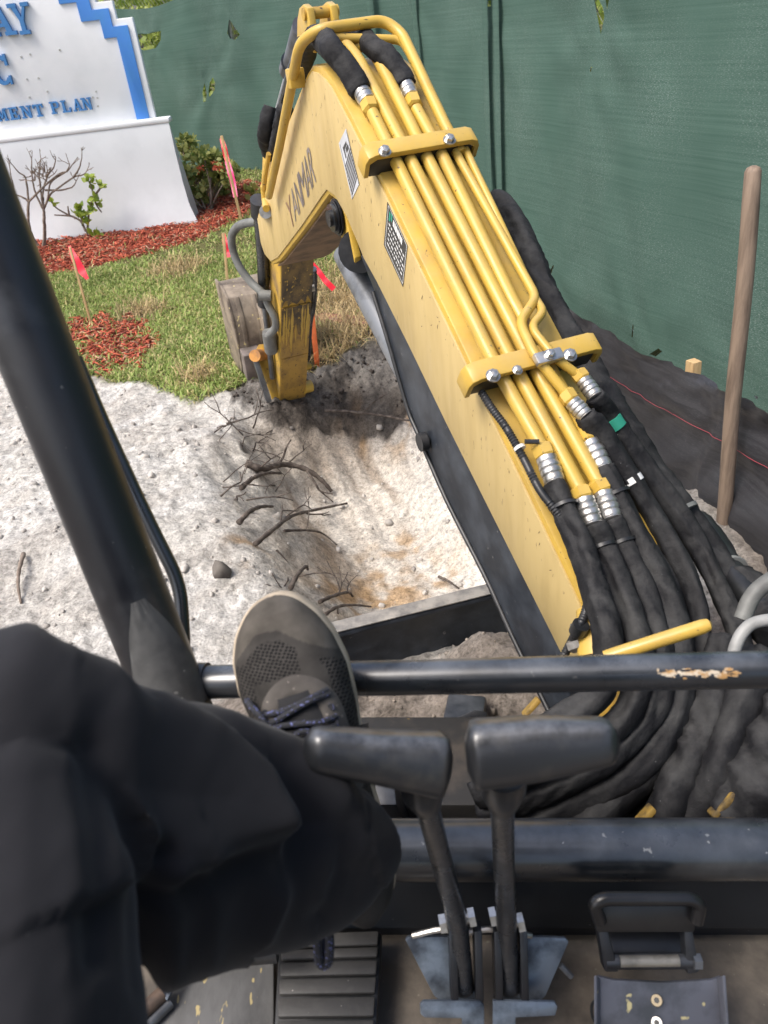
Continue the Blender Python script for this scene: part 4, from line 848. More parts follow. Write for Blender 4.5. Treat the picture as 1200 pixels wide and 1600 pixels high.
# clamps with rubber blocks, bolts
def clamp(l0, l1, s0, s1, h):
    bar = prism('clamp_bar', [T(l0, s0, .004), T(l0, s0, h-.020), T(l0, s0+.006, h-.006), T(l0, s0+.022, h), T(l0, s1-.022, h), T(l0, s1-.006, h-.006), T(l0, s1, h-.020), T(l0, s1, .010), T(l0, s1-.011, .010), T(l0, s1-.011, h-.022), T(l0, s1-.026, h-.013), T(l0, s0+.026, h-.013), T(l0, s0+.011, h-.022), T(l0, s0+.011, .004)], BD*(l1-l0), YEL, boom, .0025)
    box('rubber_block', (T(l0, s0, 0)+T(l1, s1, 0))/2+BN*(h-.016)/2, (BD, ES, BN), ((l1-l0)/2-.006, (s1-s0)/2-.013, (h-.017)/2), RUB, bar, .003); return bar
cl1 = clamp(-.056, -.016, -.045, .238, .060); cl2 = clamp(.500, .540, -.037, .224, .060)
BOLT = MB(); BOLT.add(*tubeg([np.zeros(3), ZZ*.003], .0135, 20)); BOLT.add(*tubeg([ZZ*.003, ZZ*.011, ZZ*.0125], [.0098, .0098, .0075], 6)); BOLT.add(*tubeg([ZZ*.0125, ZZ*.0132], [.005, .003], 10))
bolt_me = None
def bolt(p, n, parent, sc=1.0):
    global bolt_me
    if bolt_me is None:
        o = BOLT.obj('bolt', STEEL, None, angle=30); bolt_me = o.data; bpy.data.objects.remove(o)
    o = bpy.data.objects.new('bolt', bolt_me); COL.objects.link(o); o.parent = parent
    o.matrix_local = Matrix.Translation(Vector(tuple(np.asarray(p)-rootloc(parent)))) @ Vector(tuple(n)).to_track_quat('Z', 'Y').to_matrix().to_4x4() @ Matrix.Scale(sc, 4); return o
for u, v in ((601, 234), (702, 216)): bolt(ontop(u, v+4, .061), BN, cl2)
for u, v in ((770, 584), (890, 552)): bolt(ontop(u, v+4, .061), BN, cl1)
bolt(ontop(808, 579, .060), BN, cl1, .72)
sp0 = ontop(857, 558, .079); box('pipe_saddle', sp0, (ES, BD, BN), (.028, .012, .007), STEEL, cl1, .003); bolt(sp0+BN*.007, BN, cl1, .8)

# pipes on the boom
def pipe(pix, r, h=.03, name='pipe', rad=.03, m=YEL):
    pts = [ontop(p[0], p[1], p[2] if len(p) > 2 else h) for p in pix]; return tube(name, corner(pts, rad), r, m, boom, 16)
pipe([(582, 176), (621, 257), (772, 567), (850, 706)], .0135)
pipe([(528, 80, .0), (541, 70, .022), (560, 92), (643, 253), (798, 562), (909, 770)], .0137)
pipe([(548, 80, .0), (572, 66, .022), (590, 90), (668, 248), (823, 553), (938, 760)], .0137)
pipe([(650, 170), (692, 245), (800, 470), (918, 682)], .0137)
pipe([(500, 58, .03), (628, 62, .03), (660, 118, .03), (714, 242, .03), (838, 465, .034), (812, 505, .060), (836, 556, .072), (890, 622, .055)], .0095, rad=.022)
pipe([(722, 222, .03), (731, 242, .03), (775, 335, .03), (838, 470, .030), (850, 487, .05), (829, 512, .062), (868, 560, .072), (906, 588, .055)], .0085, rad=.022)
big = [onface(420, 306, -.03), onface(436, 232, -.03), onface(455, 135, -.03), onface(468, 68, -.025), ontop(497, 46, .045), ontop(600, 32, .045), ontop(628, 52, .04), ontop(700, 205, .034), ontop(722, 240, .03)]
tube('pipe', corner(big, .035), .0125, YEL, boom, 16)
q = onface(466, 118, -.03); box('pipe_tab', onface(462, 122, -.02), (EF, ES, ZZ), (.018, .02, .022), YEL, boom, .004)
def fitting(a, b_, c, r):                                            # nut a-b painted yellow, crimped sleeve b-c
    a, b_, c = map(np.asarray, (a, b_, c)); d_ = nrm(c-b_); tube('pipe_nut', [a-d_*.004, a, b_-d_*.002, b_+d_*.002], [r*.9, r*1.28, r*1.28, r*1.0], YEL, boom, 6, angle=30)
    n = 26; pth = [b_+(c-b_)*k/n for k in range(n+1)]; rr = [r*(1.12 if (k % 6) in (0,) else 1.20+.06*(k//9 % 2)) for k in range(n+1)]; rr[0] = r*.9; rr[-1] = r*.95
    return tube('hose_fitting', pth, rr, STEEL, boom, 14, angle=50)
fits = {}
for k, (na, nb, sc_, r, h) in dict(a=((846, 698), (853, 714), (868, 756), .0155, .03), b=((906, 765), (912, 779), (927, 822), .0155, .03), c=((934, 755), (942, 769), (957, 813), .0155, .03),
      d=((913, 673), (921, 689), (944, 734), .0150, .03), e=((884, 614), (893, 627), (916, 651), .0125, .055), f=((903, 583), (911, 593), (931, 621), .0125, .055),
      g=((580, 173), (575, 160), (563, 140), .0155, .03), h=((648, 166), (643, 153), (633, 131), .0150, .03)).items():
    fits[k] = ontop(*sc_, h); fitting(ontop(*na, h), ontop(*nb, h), fits[k], r)

def sleeve(name, path, r, parent, seed, m=SLEEVE, n=10, wr=.16, ruf=0.0, seg=26):
    c = spline(path, n)
    d_ = np.cumsum([0]+[np.linalg.norm(c[i+1]-c[i]) for i in range(len(c)-1)]); L = d_[-1]; k = max(12, int(L/.0055)); ts = np.linspace(0, L, k)
    c = [np.array([np.interp(t, d_, np.array(c)[:, j]) for j in range(3)]) for t in ts]
    fr = frames(c); th_ = np.linspace(0, 2*math.pi, seg, endpoint=False); TT, LL = np.meshgrid(th_, ts); cx, sx = np.cos(TT), np.sin(TT)
    q = 1+wr*.9*fbm(LL*11+seed*3.1+cx*.5, sx*1.1+cx*.7+seed, 3, seed)
    rg = 1-np.abs(fbm(LL*38+cx*1.4+seed, sx*1.0+LL*6, 2, seed+3))*2.4; q += wr*.50*np.clip(rg, -.4, 1)*sstep(-.1, .4, fbm(LL*5+seed, cx*.6, 2, seed+6)+.12)
    lg = 1-np.abs(fbm(TT/1.1+LL*1.5+seed, LL*2.2, 2, seed+11))*3.2; q += wr*.38*np.clip(lg, -.2, 1)
    q += ruf*np.clip(1-np.abs(np.sin(LL*62+1.6*fbm(LL*9+seed, cx*1.2, 2, seed+20)+cx*1.3))*2.2, -.3, 1)*(.5+fbm(LL*6, sx, 2, seed+31))
    q *= np.where((np.arange(k) < 2) | (np.arange(k) > k-3), .9, 1)[:, None]; q -= .06*np.cos(2*TT+seed)
    C0 = np.array(c); A_ = np.array([f[0] for f in fr]); B_ = np.array([f[1] for f in fr]); V = C0[:, None]+A_[:, None]*(cx*q*r)[..., None]+B_[:, None]*(sx*q*r)[..., None]
    F = [(i*seg+j, i*seg+(j+1) % seg, (i+1)*seg+(j+1) % seg, (i+1)*seg+j) for i in range(k-1) for j in range(seg)]+[tuple(range(seg-1, -1, -1)), tuple((k-1)*seg+j for j in range(seg))]
    return obj(name, V.reshape(-1, 3), F, m, parent, angle=180)
# upper sleeves at the elbow
sleeve('hose_sleeve', [fits['g']-BD*.006, ontop(556, 128, .035), ontop(536, 98, .045), ontop(514, 72, .045), onface(498, 58, .05), onface(486, 66, .06), onface(470, 110, .07)], .0235, exc, 5, wr=.22)
sleeve('hose_sleeve', [fits['h']-BD*.006, ontop(622, 112, .035), ontop(604, 88, .045), ontop(585, 75, .04), ontop(560, 52, .0), ontop(520, 48, -.05)], .0215, exc, 9, wr=.22)
# arm cylinder above the front half of the boom
ca, cb = onface(474, 42, .085), onface(428, 205, .085)
cyl = tube('arm_cylinder', [ca, ca+(cb-ca)*.32], .030, DSTEEL, exc, 18); tube('cylinder_rod', [ca+(cb-ca)*.3, cb], .016, STEEL, cyl, 14); tube('cylinder_head', [ca+(cb-ca)*.29, ca+(cb-ca)*.36], .036, BLK, cyl, 18)
tube('cylinder_line', corner([onface(470, 62, .05), onface(452, 118, .03), onface(432, 190, .03), onface(428, 225, .05)], .02), .011, BLK, cyl, 10)
side_prism('cylinder_bracket', [tuple(((onface(u, v, .07)-BO)@EF, onface(u, v, .07)[2])) for u, v in ((470, 78), (471, 30), (474, 12), (480, 6), (487, 12), (491, 35), (498, 82))], .058, .076, YEL, boom, .003)
side_prism('cylinder_bracket', [tuple(((onface(u, v, .07)-BO)@EF, onface(u, v, .07)[2])) for u, v in ((470, 78), (471, 30), (474, 12), (480, 6), (487, 12), (491, 35), (498, 82))], .120, .138, YEL, boom, .003)
qb = onface(478, 22, .06); tube('pin', [qb-ES*.008, qb+ES*.085], .014, YELD, boom, 14)
sleeve('hose_sleeve', [onface(428, 168, .04), onface(422, 196, .02), onface(419, 215, .02), onface(424, 238, .05)], .030, exc, 14, wr=.3)
sleeve('hose_sleeve', [onface(446, 170, .03), onface(436, 205, .02), onface(430, 240, .03)], .022, exc, 15, wr=.3)
tube('grease_line', corner([onface(420, 240, .0), onface(414, 275, -.01), onface(412, 300, .0)], .02), .008, YELD, exc, 8)
side_prism('stick_ear', [(1.72, 1.42), (1.66, 1.40), (1.64, 1.30), (1.70, 1.16), (1.86, 1.06), (1.93, 1.12), (1.86, 1.28)], .06, .18, YELD, exc, .004)
qb = onface(414, 312, .0); tube('grease_fitting', corner([onface(412, 290, .0), qb, onface(416, 326, -.02)], .015), .012, YEL, exc, 10); tube('pin', [onface(415, 331, -.02), onface(415, 331, .05)], .022, STEEL, exc, 14)
# stick
sprof = [(1.69, 1.06), (1.86, .81), (2.06, .525), (2.30, .185), (2.335, .17), (2.43, .17), (2.25, .463), (2.05, .765), (1.90, 1.04), (1.86, 1.13), (1.76, 1.14)]
stick = side_prism('stick', sprof, .052, .188, YELD, exc, .005)
M_GRIME = M('grimy_stick_face', (.20, .13, .045), .6, col2=(.055, .042, .028), scale=7, mix=(.40, .60), speck=(.55, .36, .06), sscale=22, sthr=.64, stretch=(3, 3, .8), bump=.3, bscale=70)
M_WORN = M('worn_stick_face', (.44, .27, .06), .55, col2=(.20, .12, .05), scale=8, mix=(.45, .72), speck=(.10, .07, .04), sscale=50, sthr=.64, stretch=(2, 2, .8), bump=.2, bscale=90)
def rear(f, z, s): return B(f, s, z)
nS = np.array([-.818, -.575]); 
def rear_plate(name, fz0, fz1, s0, s1, m, th=.004):
    e = EF*nS[0]+ZZ*nS[1]; return prism(name, [rear(*fz0, s0), rear(*fz0, s1), rear(*fz1, s1), rear(*fz1, s0)], e*th, m, stick, .001)
RL = [(1.70, 1.042), (1.858, .809), (2.058, .522), (2.292, .192)]; RU = [0, .27, .61, 1.0]
def rpt(u, s_): return rear(np.interp(u, RU, [p[0] for p in RL]), np.interp(u, RU, [p[1] for p in RL]), s_)
def rear_poly(name, us, m, th): e = EF*nS[0]+ZZ*nS[1]; return prism(name, [rpt(u, s_) for u, s_ in us], e*th, m, stick, 0)
def jag(u0, n=14, amp=.03, ph=0.0): return [(u0+amp*math.sin(k*1.9+ph)*(.4+.6*((k*7) % 5)/5)+amp*.5*math.sin(k*4.1+ph), .056+.128*k/n) for k in range(n+1)]
for u0, u1, m in ((.27, .61, M_WORN), (.61, 1.0, M_WORN)):
    rear_poly('worn_face', [(u0+.003, .056), (u0+.003, .184), (u1-.003, .184), (u1-.003, .056)], m, .003)
rear_poly('grimy_face', [(.004, .056), (.004, .184)]+[(min(u, .266), s_) for u, s_ in jag(.25, ph=1.0)[::-1]], M_GRIME, .0045)
rear_poly('grimy_patch', jag(.275, 10, .004)+[(u, s_) for u, s_ in jag(.42, 12, .085, .4)[::-1]], M_GRIME, .0042)
for k, (sc_, u0, u1, w0, w1) in enumerate(((.066, .30, .50, .003, .0065), (.078, .20, .52, .005, .002), (.088, .33, .46, .002, .004), (.101, .26, .57, .004, .0075), (.120, .40, .50, .003, .002), (.147, .24, .50, .006, .003), (.158, .30, .43, .002, .0035), (.170, .22, .56, .0045, .007), (.178, .34, .47, .002, .002))):
    if u0 < .27 < u1: u0 = .275
    n = 7; lft = [(u0+(u1-u0)*q/n, sc_-np.interp(q/n, [0, .2, .8, 1], [.0006, w0, w1, .0006])*(1+.3*math.sin(q*2.3+k))) for q in range(n+1)]; rgt = [(u0+(u1-u0)*q/n, sc_+np.interp(q/n, [0, .2, .8, 1], [.0006, w1, w0, .0006])*(1+.3*math.sin(q*3.1+k))) for q in range(n+1)]
    rear_poly('scraped_strip', lft+rgt[::-1], YEL, .006)
# bucket cylinder and hoses beside the stick
bc0, bc1 = onface(406, 322, .03), onface(430, 600, .06)
bcy = tube('bucket_cylinder', [onface(405, 318, .02), onface(411, 400, .03), onface(413, 470, .03)], .026, BLK, exc, 16); tube('cylinder_rod', [onface(413, 468, .03), onface(426, 590, .035)], .014, DSTEEL, bcy, 12)
tube('cylinder_cap', [onface(405, 312, .02), onface(406, 336, .02)], .034, BLKW, bcy, 14); tube('cylinder_head', [onface(412, 452, .03), onface(414, 475, .03)], .032, BLKW, bcy, 16)
tube('hose', spline([P(414, 344, 2.95), P(394, 347, 3.0), P(373, 353, 3.05), P(362, 370, 3.1), P(365, 395, 3.15), P(376, 420, 3.18), P(393, 442, 3.2), P(412, 460, 3.2), P(420, 478, 3.22), P(430, 497, 3.25), P(430, 512, 3.3), P(420, 524, 3.35)], 6), .0165, GREYH, exc, 14)
tube('hose_clip', [P(405, 461, 3.18), P(424, 462, 3.18)], .022, GREYH, exc, 12); tube('hose_fitting', [P(420, 520, 3.36), P(424, 548, 3.45)], .030, GREYH, exc, 10)
link = MB(); link.add(*prismg([P(u, v, 3.62+.002*(v-540)) for u, v in ((399, 548), (404, 538), (414, 537), (417, 552), (437, 618), (438, 633), (428, 634), (420, 610))], FW*.03, .003)); lk = link.obj('bucket_link', YELD, exc, angle=30)
tube('link_pin', [P(398, 556, 3.55), P(418, 553, 3.72)], .028, M('rusty_orange', (.50, .23, .05), .6, col2=(.25, .12, .05), scale=20), lk, 14)
box('link_bar', P(408, 590, 3.68), (nrm(P(424, 632, 3.7)-P(400, 556, 3.6)), ES, EF), (.12, .012, .02), DSTEEL, lk, .003)
tube('pin_boss', [P(474, 606, 3.78), P(486, 603, 3.80)], .030, YEL, stick, 14); tube('pin_boss', [P(473, 574, 3.7), P(484, 571, 3.72)], .018, YEL, stick, 12); tube('pin', [P(484, 603, 3.80), P(488, 602, 3.80)], .017, STEEL, stick, 12)
tube('side_hose', spline([P(488, 420, 3.25), P(489, 455, 3.35), P(487, 480, 3.45), P(482, 505, 3.5), P(479, 560, 3.7)], 6), .020, BLK, exc, 10); tube('hose_clip', [P(478, 451, 3.3), P(492, 449, 3.3)], .017, STEEL, exc, 10)
# bucket
bo_ = [(2.80, .725), (2.66, .735), (2.545, .70), (2.505, .62), (2.505, .50), (2.53, .36), (2.60, .265), (2.70, .225), (2.80, .215)]
bk = bo_+[(2.80, .237), (2.705, .247), (2.615, .285), (2.55, .37), (2.527, .50), (2.527, .61), (2.56, .68), (2.665, .712), (2.80, .703)]
bucket = side_prism('bucket', bk, -.045, .30, BUCK, exc, .003)
for s in (-.057, .30): side_prism('side_cheek', [(2.82, .735)]+bo_[1:-1]+[(2.82, .205)], s, s+.012, BUCK, bucket, .002)
for s in (-.02, .062): prism('wear_strip', [B(f-.007, s, z) for f, z in bo_[2:7]]+[B(f+.003, s, z) for f, z in bo_[2:7][::-1]], ES*.020, BUCK, bucket, .001)
box('wear_block', B(2.50, -.005, .375), (nrm(EF*.25-ZZ), ES, nrm(EF+ZZ*.25)), (.075, .046, .045), M('worn_block', (.20, .165, .15), .6, col2=(.10, .085, .075), scale=10, bump=.2), bucket, .007)
for s in (.075, .17): side_prism('bucket_ear', [(2.52, .66), (2.44, .60), (2.33, .30), (2.34, .20), (2.40, .18), (2.55, .36)], s, s+.018, BUCK, bucket, .003)

# boom cylinder guard below the boom
gp = [(.66, 1.262), (.585, 1.190), (.507, 1.078), (.418, .935), (.365, .890), (.215, .775), (.025, .672), (-.10, .585), (-.26, .49), (-.33, .56), (-.29, .70), (-.136, .815), (.135, .985), (.49, 1.212), (.60, 1.285)]
gd = side_prism('cylinder_guard', gp, .022, .165, GUARD, exc, .004)
tube('guard_lip', spline([B(f, .020, z-.003) for f, z in gp[1:9]], 4), .0065, RUB, gd, 10)
c0_, c1_ = onface(541, 396, .09), onface(640, 580, .09); bcb = tube('boom_cylinder', [c0_, c0_*.5+c1_*.5, c1_], .040, M('grey_cylinder_steel', (.19, .20, .215), .42, .3, col2=(.10, .105, .11), scale=14), exc, 20); tube('cylinder_eye', [onface(562, 392, .03), onface(562, 392, .16)], .055, RUB, bcb, 20)
kn = onface(668, 688, .02); tube('guard_knob', [kn+ES*.03, kn-ES*.005], .012, RUB, gd, 12); tube('knob_head', [kn-ES*.004, kn-ES*.022], [.023, .023], RUB, gd, 18)

# ------------------------------------------------------------------ excavator: hoses from the boom down to the frame
def tp(k): return np.dot(fits[k]-EYE, FW)
def pxs(lst): return [P(*q) for q in lst]
HOSES = [
 ('a', .0205, [(882, 792, 1.325), (906, 850, 1.29), (928, 920, 1.25), (946, 985, 1.21), (950, 1045, 1.19), (925, 1095, 1.18), (860, 1135, 1.18), (790, 1165, 1.20)]),
 ('b', .0205, [(942, 856, 1.31), (968, 920, 1.27), (988, 985, 1.23), (996, 1050, 1.20), (975, 1115, 1.19), (905, 1165, 1.19), (830, 1200, 1.20), (740, 1240, 1.22)]),
 ('c', .0205, [(972, 848, 1.32), (1003, 920, 1.285), (1024, 985, 1.245), (1032, 1050, 1.215), (1014, 1125, 1.20), (945, 1190, 1.20), (855, 1232, 1.22), (750, 1275, 1.24)]),
 ('d', .0210, [(962, 772, 1.35), (1000, 850, 1.325), (1036, 925, 1.29), (1058, 990, 1.255), (1066, 1060, 1.23), (1048, 1140, 1.21), (985, 1210, 1.21), (900, 1258, 1.23), (800, 1300, 1.25)]),
 ('e', .0190, [(944, 690, 1.39), (986, 752, 1.385), (1032, 825, 1.37), (1070, 900, 1.34), (1090, 970, 1.31), (1086, 1060, 1.27), (1050, 1160, 1.25), (990, 1240, 1.26), (900, 1300, 1.28)]),
 ('f', .0175, [(958, 660, 1.43), (998, 718, 1.43), (1046, 785, 1.42), (1090, 855, 1.40), (1124, 925, 1.37), (1150, 990, 1.34), (1158, 1060, 1.31), (1130, 1150, 1.29), (1095, 1220, 1.28), (1060, 1300, 1.28)])]
for i, (k, r, pt) in enumerate(HOSES): sleeve('hose_sleeve', [fits[k]+nrm(P(*pt[0])-fits[k])*-.004]+pxs(pt), r*1.0, exc, 20+i, wr=.36, ruf=.05, n=8)
sleeve('hose_sleeve', pxs([(770, 316, 1.86), (785, 325, 1.83), (812, 372, 1.77), (846, 448, 1.70), (880, 512, 1.65), (920, 585, 1.60), (962, 652, 1.56), (1012, 726, 1.54), (1062, 795, 1.51), (1106, 862, 1.48), (1146, 930, 1.44)]), .028, exc, 40, wr=.30)
sleeve('hose_sleeve', pxs([(800, 365, 1.86), (830, 440, 1.78), (866, 520, 1.70), (906, 590, 1.65), (945, 660, 1.60), (985, 730, 1.57), (1025, 800, 1.53), (1055, 870, 1.47), (1070, 960, 1.40), (1068, 1040, 1.36)]), .026, exc, 41, wr=.28)
sleeve('hose_sleeve', pxs([(965, 720, 1.46), (1005, 800, 1.42), (1035, 880, 1.37), (1052, 960, 1.32), (1052, 1040, 1.28), (1020, 1140, 1.26)]), .024, exc, 42, wr=.26)
sleeve('hose_sleeve', pxs([(1090, 815, 1.62), (1118, 855, 1.55), (1142, 895, 1.47), (1172, 935, 1.40), (1225, 985, 1.35)]), .030, exc, 43, m=RUB, wr=.12)
sleeve('hose_sleeve', pxs([(1150, 905, 1.46), (1180, 945, 1.40), (1215, 1000, 1.34), (1240, 1060, 1.30)]), .034, exc, 44, wr=.34)
for i, (pt, r) in enumerate((([(1135, 1000, 1.26), (1122, 1085, 1.22), (1092, 1165, 1.20), (1056, 1235, 1.19), (1010, 1320, 1.19)], .030), ([(1190, 1020, 1.22), (1165, 1090, 1.19), (1130, 1170, 1.18), (1100, 1245, 1.17), (1070, 1330, 1.18)], .033), ([(1260, 1040, 1.20), (1218, 1125, 1.17), (1182, 1205, 1.15), (1150, 1270, 1.15), (1125, 1340, 1.17)], .042))):
    sleeve('hose_sleeve', pxs(pt), r, exc, 50+i, wr=.34, ruf=(.05, .10, .20)[i])
sleeve('hose_sleeve', pxs([(1085, 1040, 1.28), (1068, 1120, 1.24), (1020, 1195, 1.22), (955, 1255, 1.22), (880, 1320, 1.22)]), .024, exc, 56, wr=.25)
# ties, tape, labels round the sleeves
def band(p, d_, r, wv, m, name='cable_tie'): d_ = nrm(d_); return tube(name, [p-d_*wv, p+d_*wv], r, m, exc, 18)
def along(k, i): pt = [fits[k]]+pxs(dict((h[0], h[2]) for h in HOSES)[k]); return pt[i], pt[min(i+1, len(pt)-1)]-pt[max(i-1, 0)]
for k, i, m, wv, r, nm in (('a', 1, RUB, .003, .025, 'cable_tie'), ('b', 1, RUB, .003, .025, 'cable_tie'), ('c', 1, RUB, .003, .025, 'cable_tie'), ('f', 1, TEAL, .011, .0215, 'teal_tape'), ('e', 2, WTAPE, .006, .0225, 'white_label'), ('d', 1, RUB, .003, .026, 'cable_tie')):
    p_, d_ = along(k, i); band(p_, d_, r, wv, m, nm)
band(P(1062, 800, 1.49), P(1104, 870, 1.47)-P(1012, 726, 1.53), .036, .004, GREYH); band(P(1140, 893, 1.47), P(1172, 935, 1.4)-P(1118, 855, 1.55), .035, .004, GREYH)
tube('grey_hose', spline(pxs([(1140, 1045, 1.18), (1150, 1008, 1.18), (1162, 986, 1.18), (1182, 972, 1.18), (1230, 965, 1.18)]), 6), .0095, M('pale_grey_hose', (.30, .30, .29), .5, col2=(.2, .2, .19), scale=15), exc, 12)
tube('grey_hose', spline(pxs([(1160, 968, 1.26), (1172, 938, 1.26), (1192, 915, 1.26), (1240, 885, 1.26)]), 6), .014, GREYH, exc, 12)
rod = tube('hose_guide', [P(945, 1027, 1.17), P(965, 1021, 1.165), P(1098, 979, 1.12), P(1107, 976, 1.12), P(1111, 975, 1.12)], [.010, .0108, .0108, .009, .004], YEL, exc, 16)
# corrugated cable along the boom edge
cpath = spline([ontop(752, 612, .022), ontop(770, 640, .024), ontop(792, 670, .026), ontop(818, 716, .028), ontop(845, 768, .03), ontop(882, 815, .03), ontop(908, 862, .03), ontop(920, 910, .028), ontop(915, 955, .026), ontop(902, 985, .026), P(888, 1012, 1.30), P(872, 1040, 1.29)], 24)
tube('corrugated_cable', cpath, .0072, RUB, exc, 10, lambda l, th_: 1+.10*math.sin(l*1150))
band(ontop(812, 700, .028), cpath[60]-cpath[54], .0105, .003, WTAPE); band(ontop(905, 982, .028), cpath[-20]-cpath[-30], .014, .010, RUB)
tube('cable_tie', [ontop(820, 690, .045), ontop(842, 690, .048)], .0045, RUB, exc, 8)
# boom foot casting and swing bracket
foot = side_prism('boom_foot', [(-.36, .83), (-.43, .85), (-.56, .74), (-.60, .60), (-.52, .52), (-.40, .60), (-.33, .72)], .02, .185, YELD, exc, .008)
tube('foot_boss', [P(925, 955, 1.28), P(932, 1030, 1.24)], [.026, .03], YEL, exc, 16)
tube('bolt', [P(893, 1010, 1.27), P(911, 1004, 1.25)], .012, STEEL, exc, 6); box('cable_clip', P(899, 990, 1.27), (RT, UP, FW), (.008, .016, .006), GREYH, exc, .002)
DIRTM = M('oily_black_steel', (.018, .017, .016), .6, col2=(.075, .06, .045), scale=9, mix=(.5, .75), speck=(.35, .22, .04), sscale=18, sthr=.72, bump=.3, bscale=60)
swc = BO+EF*-.56+ES*.11; swc[2] = .50
box('swing_bracket', swc, (ES, EF, ZZ), (.13, .10, .16), DIRTM, exc, .02)
tube('swing_pin', [swc+ZZ*.14, swc+ZZ*.20], .05, YELD, exc, 20)
tube('foot_pin', [B(-.50, -.03, .64), B(-.50, .24, .64)], .035, YELD, exc, 18)
DYEL = M('oily_yellow', (.30, .19, .04), .6, col2=(.06, .045, .03), scale=26, mix=(.42, .6))
tube('bracket_lug', [P(1078, 1086, 1.26), P(1112, 1088, 1.26)], .022, DYEL, exc, 14)
box('frame_beam', P(880, 1240, 1.42), (RT, nrm([0, 1, 0]), ZZ), (.55, .10, .10), DIRTM, exc, .01)
for u, v, t, sx in ((1008, 1274, 1.17, .018), (1128, 1256, 1.13, .024), (830, 1105, 1.45, .022)): box('yellow_bracket', P(u, v, t), (nrm(RT+UP*1.1), nrm(UP*1.1-RT), FW), (sx, .005, .012), DYEL, exc, .003)

# dozer blade and its arms
bq0, bq1 = P(525, 988, 1.95), P(762, 930, 2.016); bz = (bq0[2]+bq1[2])/2; bq0[2] = bq1[2] = bz; bx = nrm(bq1-bq0); bf = np.cross(ZZ, bx)
prb = [(-.004, 0), (.030, .004), (.040, -.012), (.065, -.12), (.06, -.24), (.03, -.33), (.012, -.33), (.035, -.24), (.042, -.12), (.018, -.024), (-.004, -.016)]
l0 = bq0-bx*.16; dz = prism('dozer_blade', [l0+bf*a+ZZ*b_ for a, b_ in prb], bx*(np.linalg.norm(bq1-bq0)+.52), GUARD, exc, .003)
prism('blade_lip', [l0+bf*a+ZZ*b_ for a, b_ in ((-.006, .003), (.032, .007), (.032, .011), (-.006, .007))], bx*(np.linalg.norm(bq1-bq0)+.52), M('scraped_steel_lip', (.30, .28, .25), .6, .2, col2=(.13, .125, .12), scale=18, mix=(.4, .65)), dz, .001)
for s in (.10,): 
    q = l0+bx*s; prism('blade_rib', [q+bf*.04+ZZ*-.05, q+bf*.06+ZZ*-.13, q+bf*.05+ZZ*-.28, q+bf*-.05+ZZ*-.28, q+bf*-.03+ZZ*-.16], bx*.015, GUARD, dz, .002)
for u in (690, 880):
    a, b_ = P(u+40, 1085, 1.78), P(u, 1300, 1.45); ax = nrm(a-b_); sd_ = nrm(np.cross(ax, ZZ)); box('blade_arm', (a+b_)/2-ZZ*.03, (ax, sd_, np.cross(sd_, ax)), (np.linalg.norm(a-b_)/2, .045, .03), BLKW, exc, .008)
pl = [P(u, v, 1.62) for u, v in ((640, 1138), (700, 1126), (742, 1108), (762, 1112), (760, 1132), (700, 1160), (660, 1170))]; prism('step_plate', pl, nrm([0, .3, -1])*.02, BLKW, exc, .004)
box('track_guard', P(592, 1262, 1.35), (nrm([.15, .2, -.9]), RT, nrm([0, .9, .2])), (.13, .012, .05), GREYH, exc, .003); box('track_guard', P(628, 1262, 1.34), (nrm([.15, .2, -.9]), RT, nrm([0, .9, .2])), (.13, .016, .05), BLKW, exc, .003)

# ------------------------------------------------------------------ excavator: post, guard bar, floor
MX = RT; MY = nrm(np.array([0, 1., 0])-RT*RT[1]); MZ = np.cross(MX, MY); FL0 = P(800, 1500, 1.10)
def fl(u, v, h=0.0): return on_plane(u, v, FL0+MZ*h, MZ)
pb, pt_ = P(257, 1056, .80), P(-24, 350, .685); pd = nrm(pt_-pb)
post = tube('canopy_post', [pb-pd*.30, pb-pd*.1, pb, pb+pd*.2, pt_, pt_+pd*.65], .0352, BLKW, exc, 32)
gusset = M('dusty_grey_weld', (.085, .086, .085), .7, col2=(.035, .036, .038), scale=22, mix=(.40, .70), speck=(.2, .2, .19), sscale=90, sthr=.70, bump=.25, bscale=60)
gv = []; NA, NB = 26, 16
cdir = -FW-pd*np.dot(-FW, pd); cdir = nrm(cdir); sdir = np.cross(pd, cdir); sdir = sdir if np.dot(sdir, RT) > 0 else -sdir
for i in range(NA+1):
    t = i/NA; ax_ = .095*(1-t)-.035*t
    for j in range(NB+1):
        a = .42+(.20+.84*math.sin(min(1, t*1.35)*1.57)**1.2)*(2*j/NB-1)*(1+.03*math.sin(t*11)); rr = .0360+.0008*float(fbm(np.array([t*9.]), np.array([j*.9]), 3, 77)[0])
        gv.append(pb+pd*ax_+(cdir*math.cos(a)+sdir*math.sin(a))*rr)
obj('weld_plate', gv, [(i*(NB+1)+j, i*(NB+1)+j+1, (i+1)*(NB+1)+j+1, (i+1)*(NB+1)+j) for i in range(NA) for j in range(NB)], gusset, post, angle=180)
tube('side_tube', corner(pxs([(118, 560, .89), (158, 655, .90), (232, 815, .92), (281, 912, .93), (286, 980, .93), (288, 1060, .93)]), .08), .0085, BLK, exc, 12)
g0, g1 = P(304, 1066, .82), P(1330, 1043, .715)
bar = tube('guard_bar', [g0, g0*.7+g1*.3, g1], .0178, BLK, exc, 32); tube('bar_socket', [g0-nrm(g1-g0)*.02, g0+nrm(g1-g0)*.015], .0205, BLKW, bar, 24)
CHIP = M('chipped_paint', (.48, .42, .33), .8, col2=(.33, .19, .07), scale=90, mix=(.45, .55)); mb = MB(); gd_ = nrm(g1-g0)
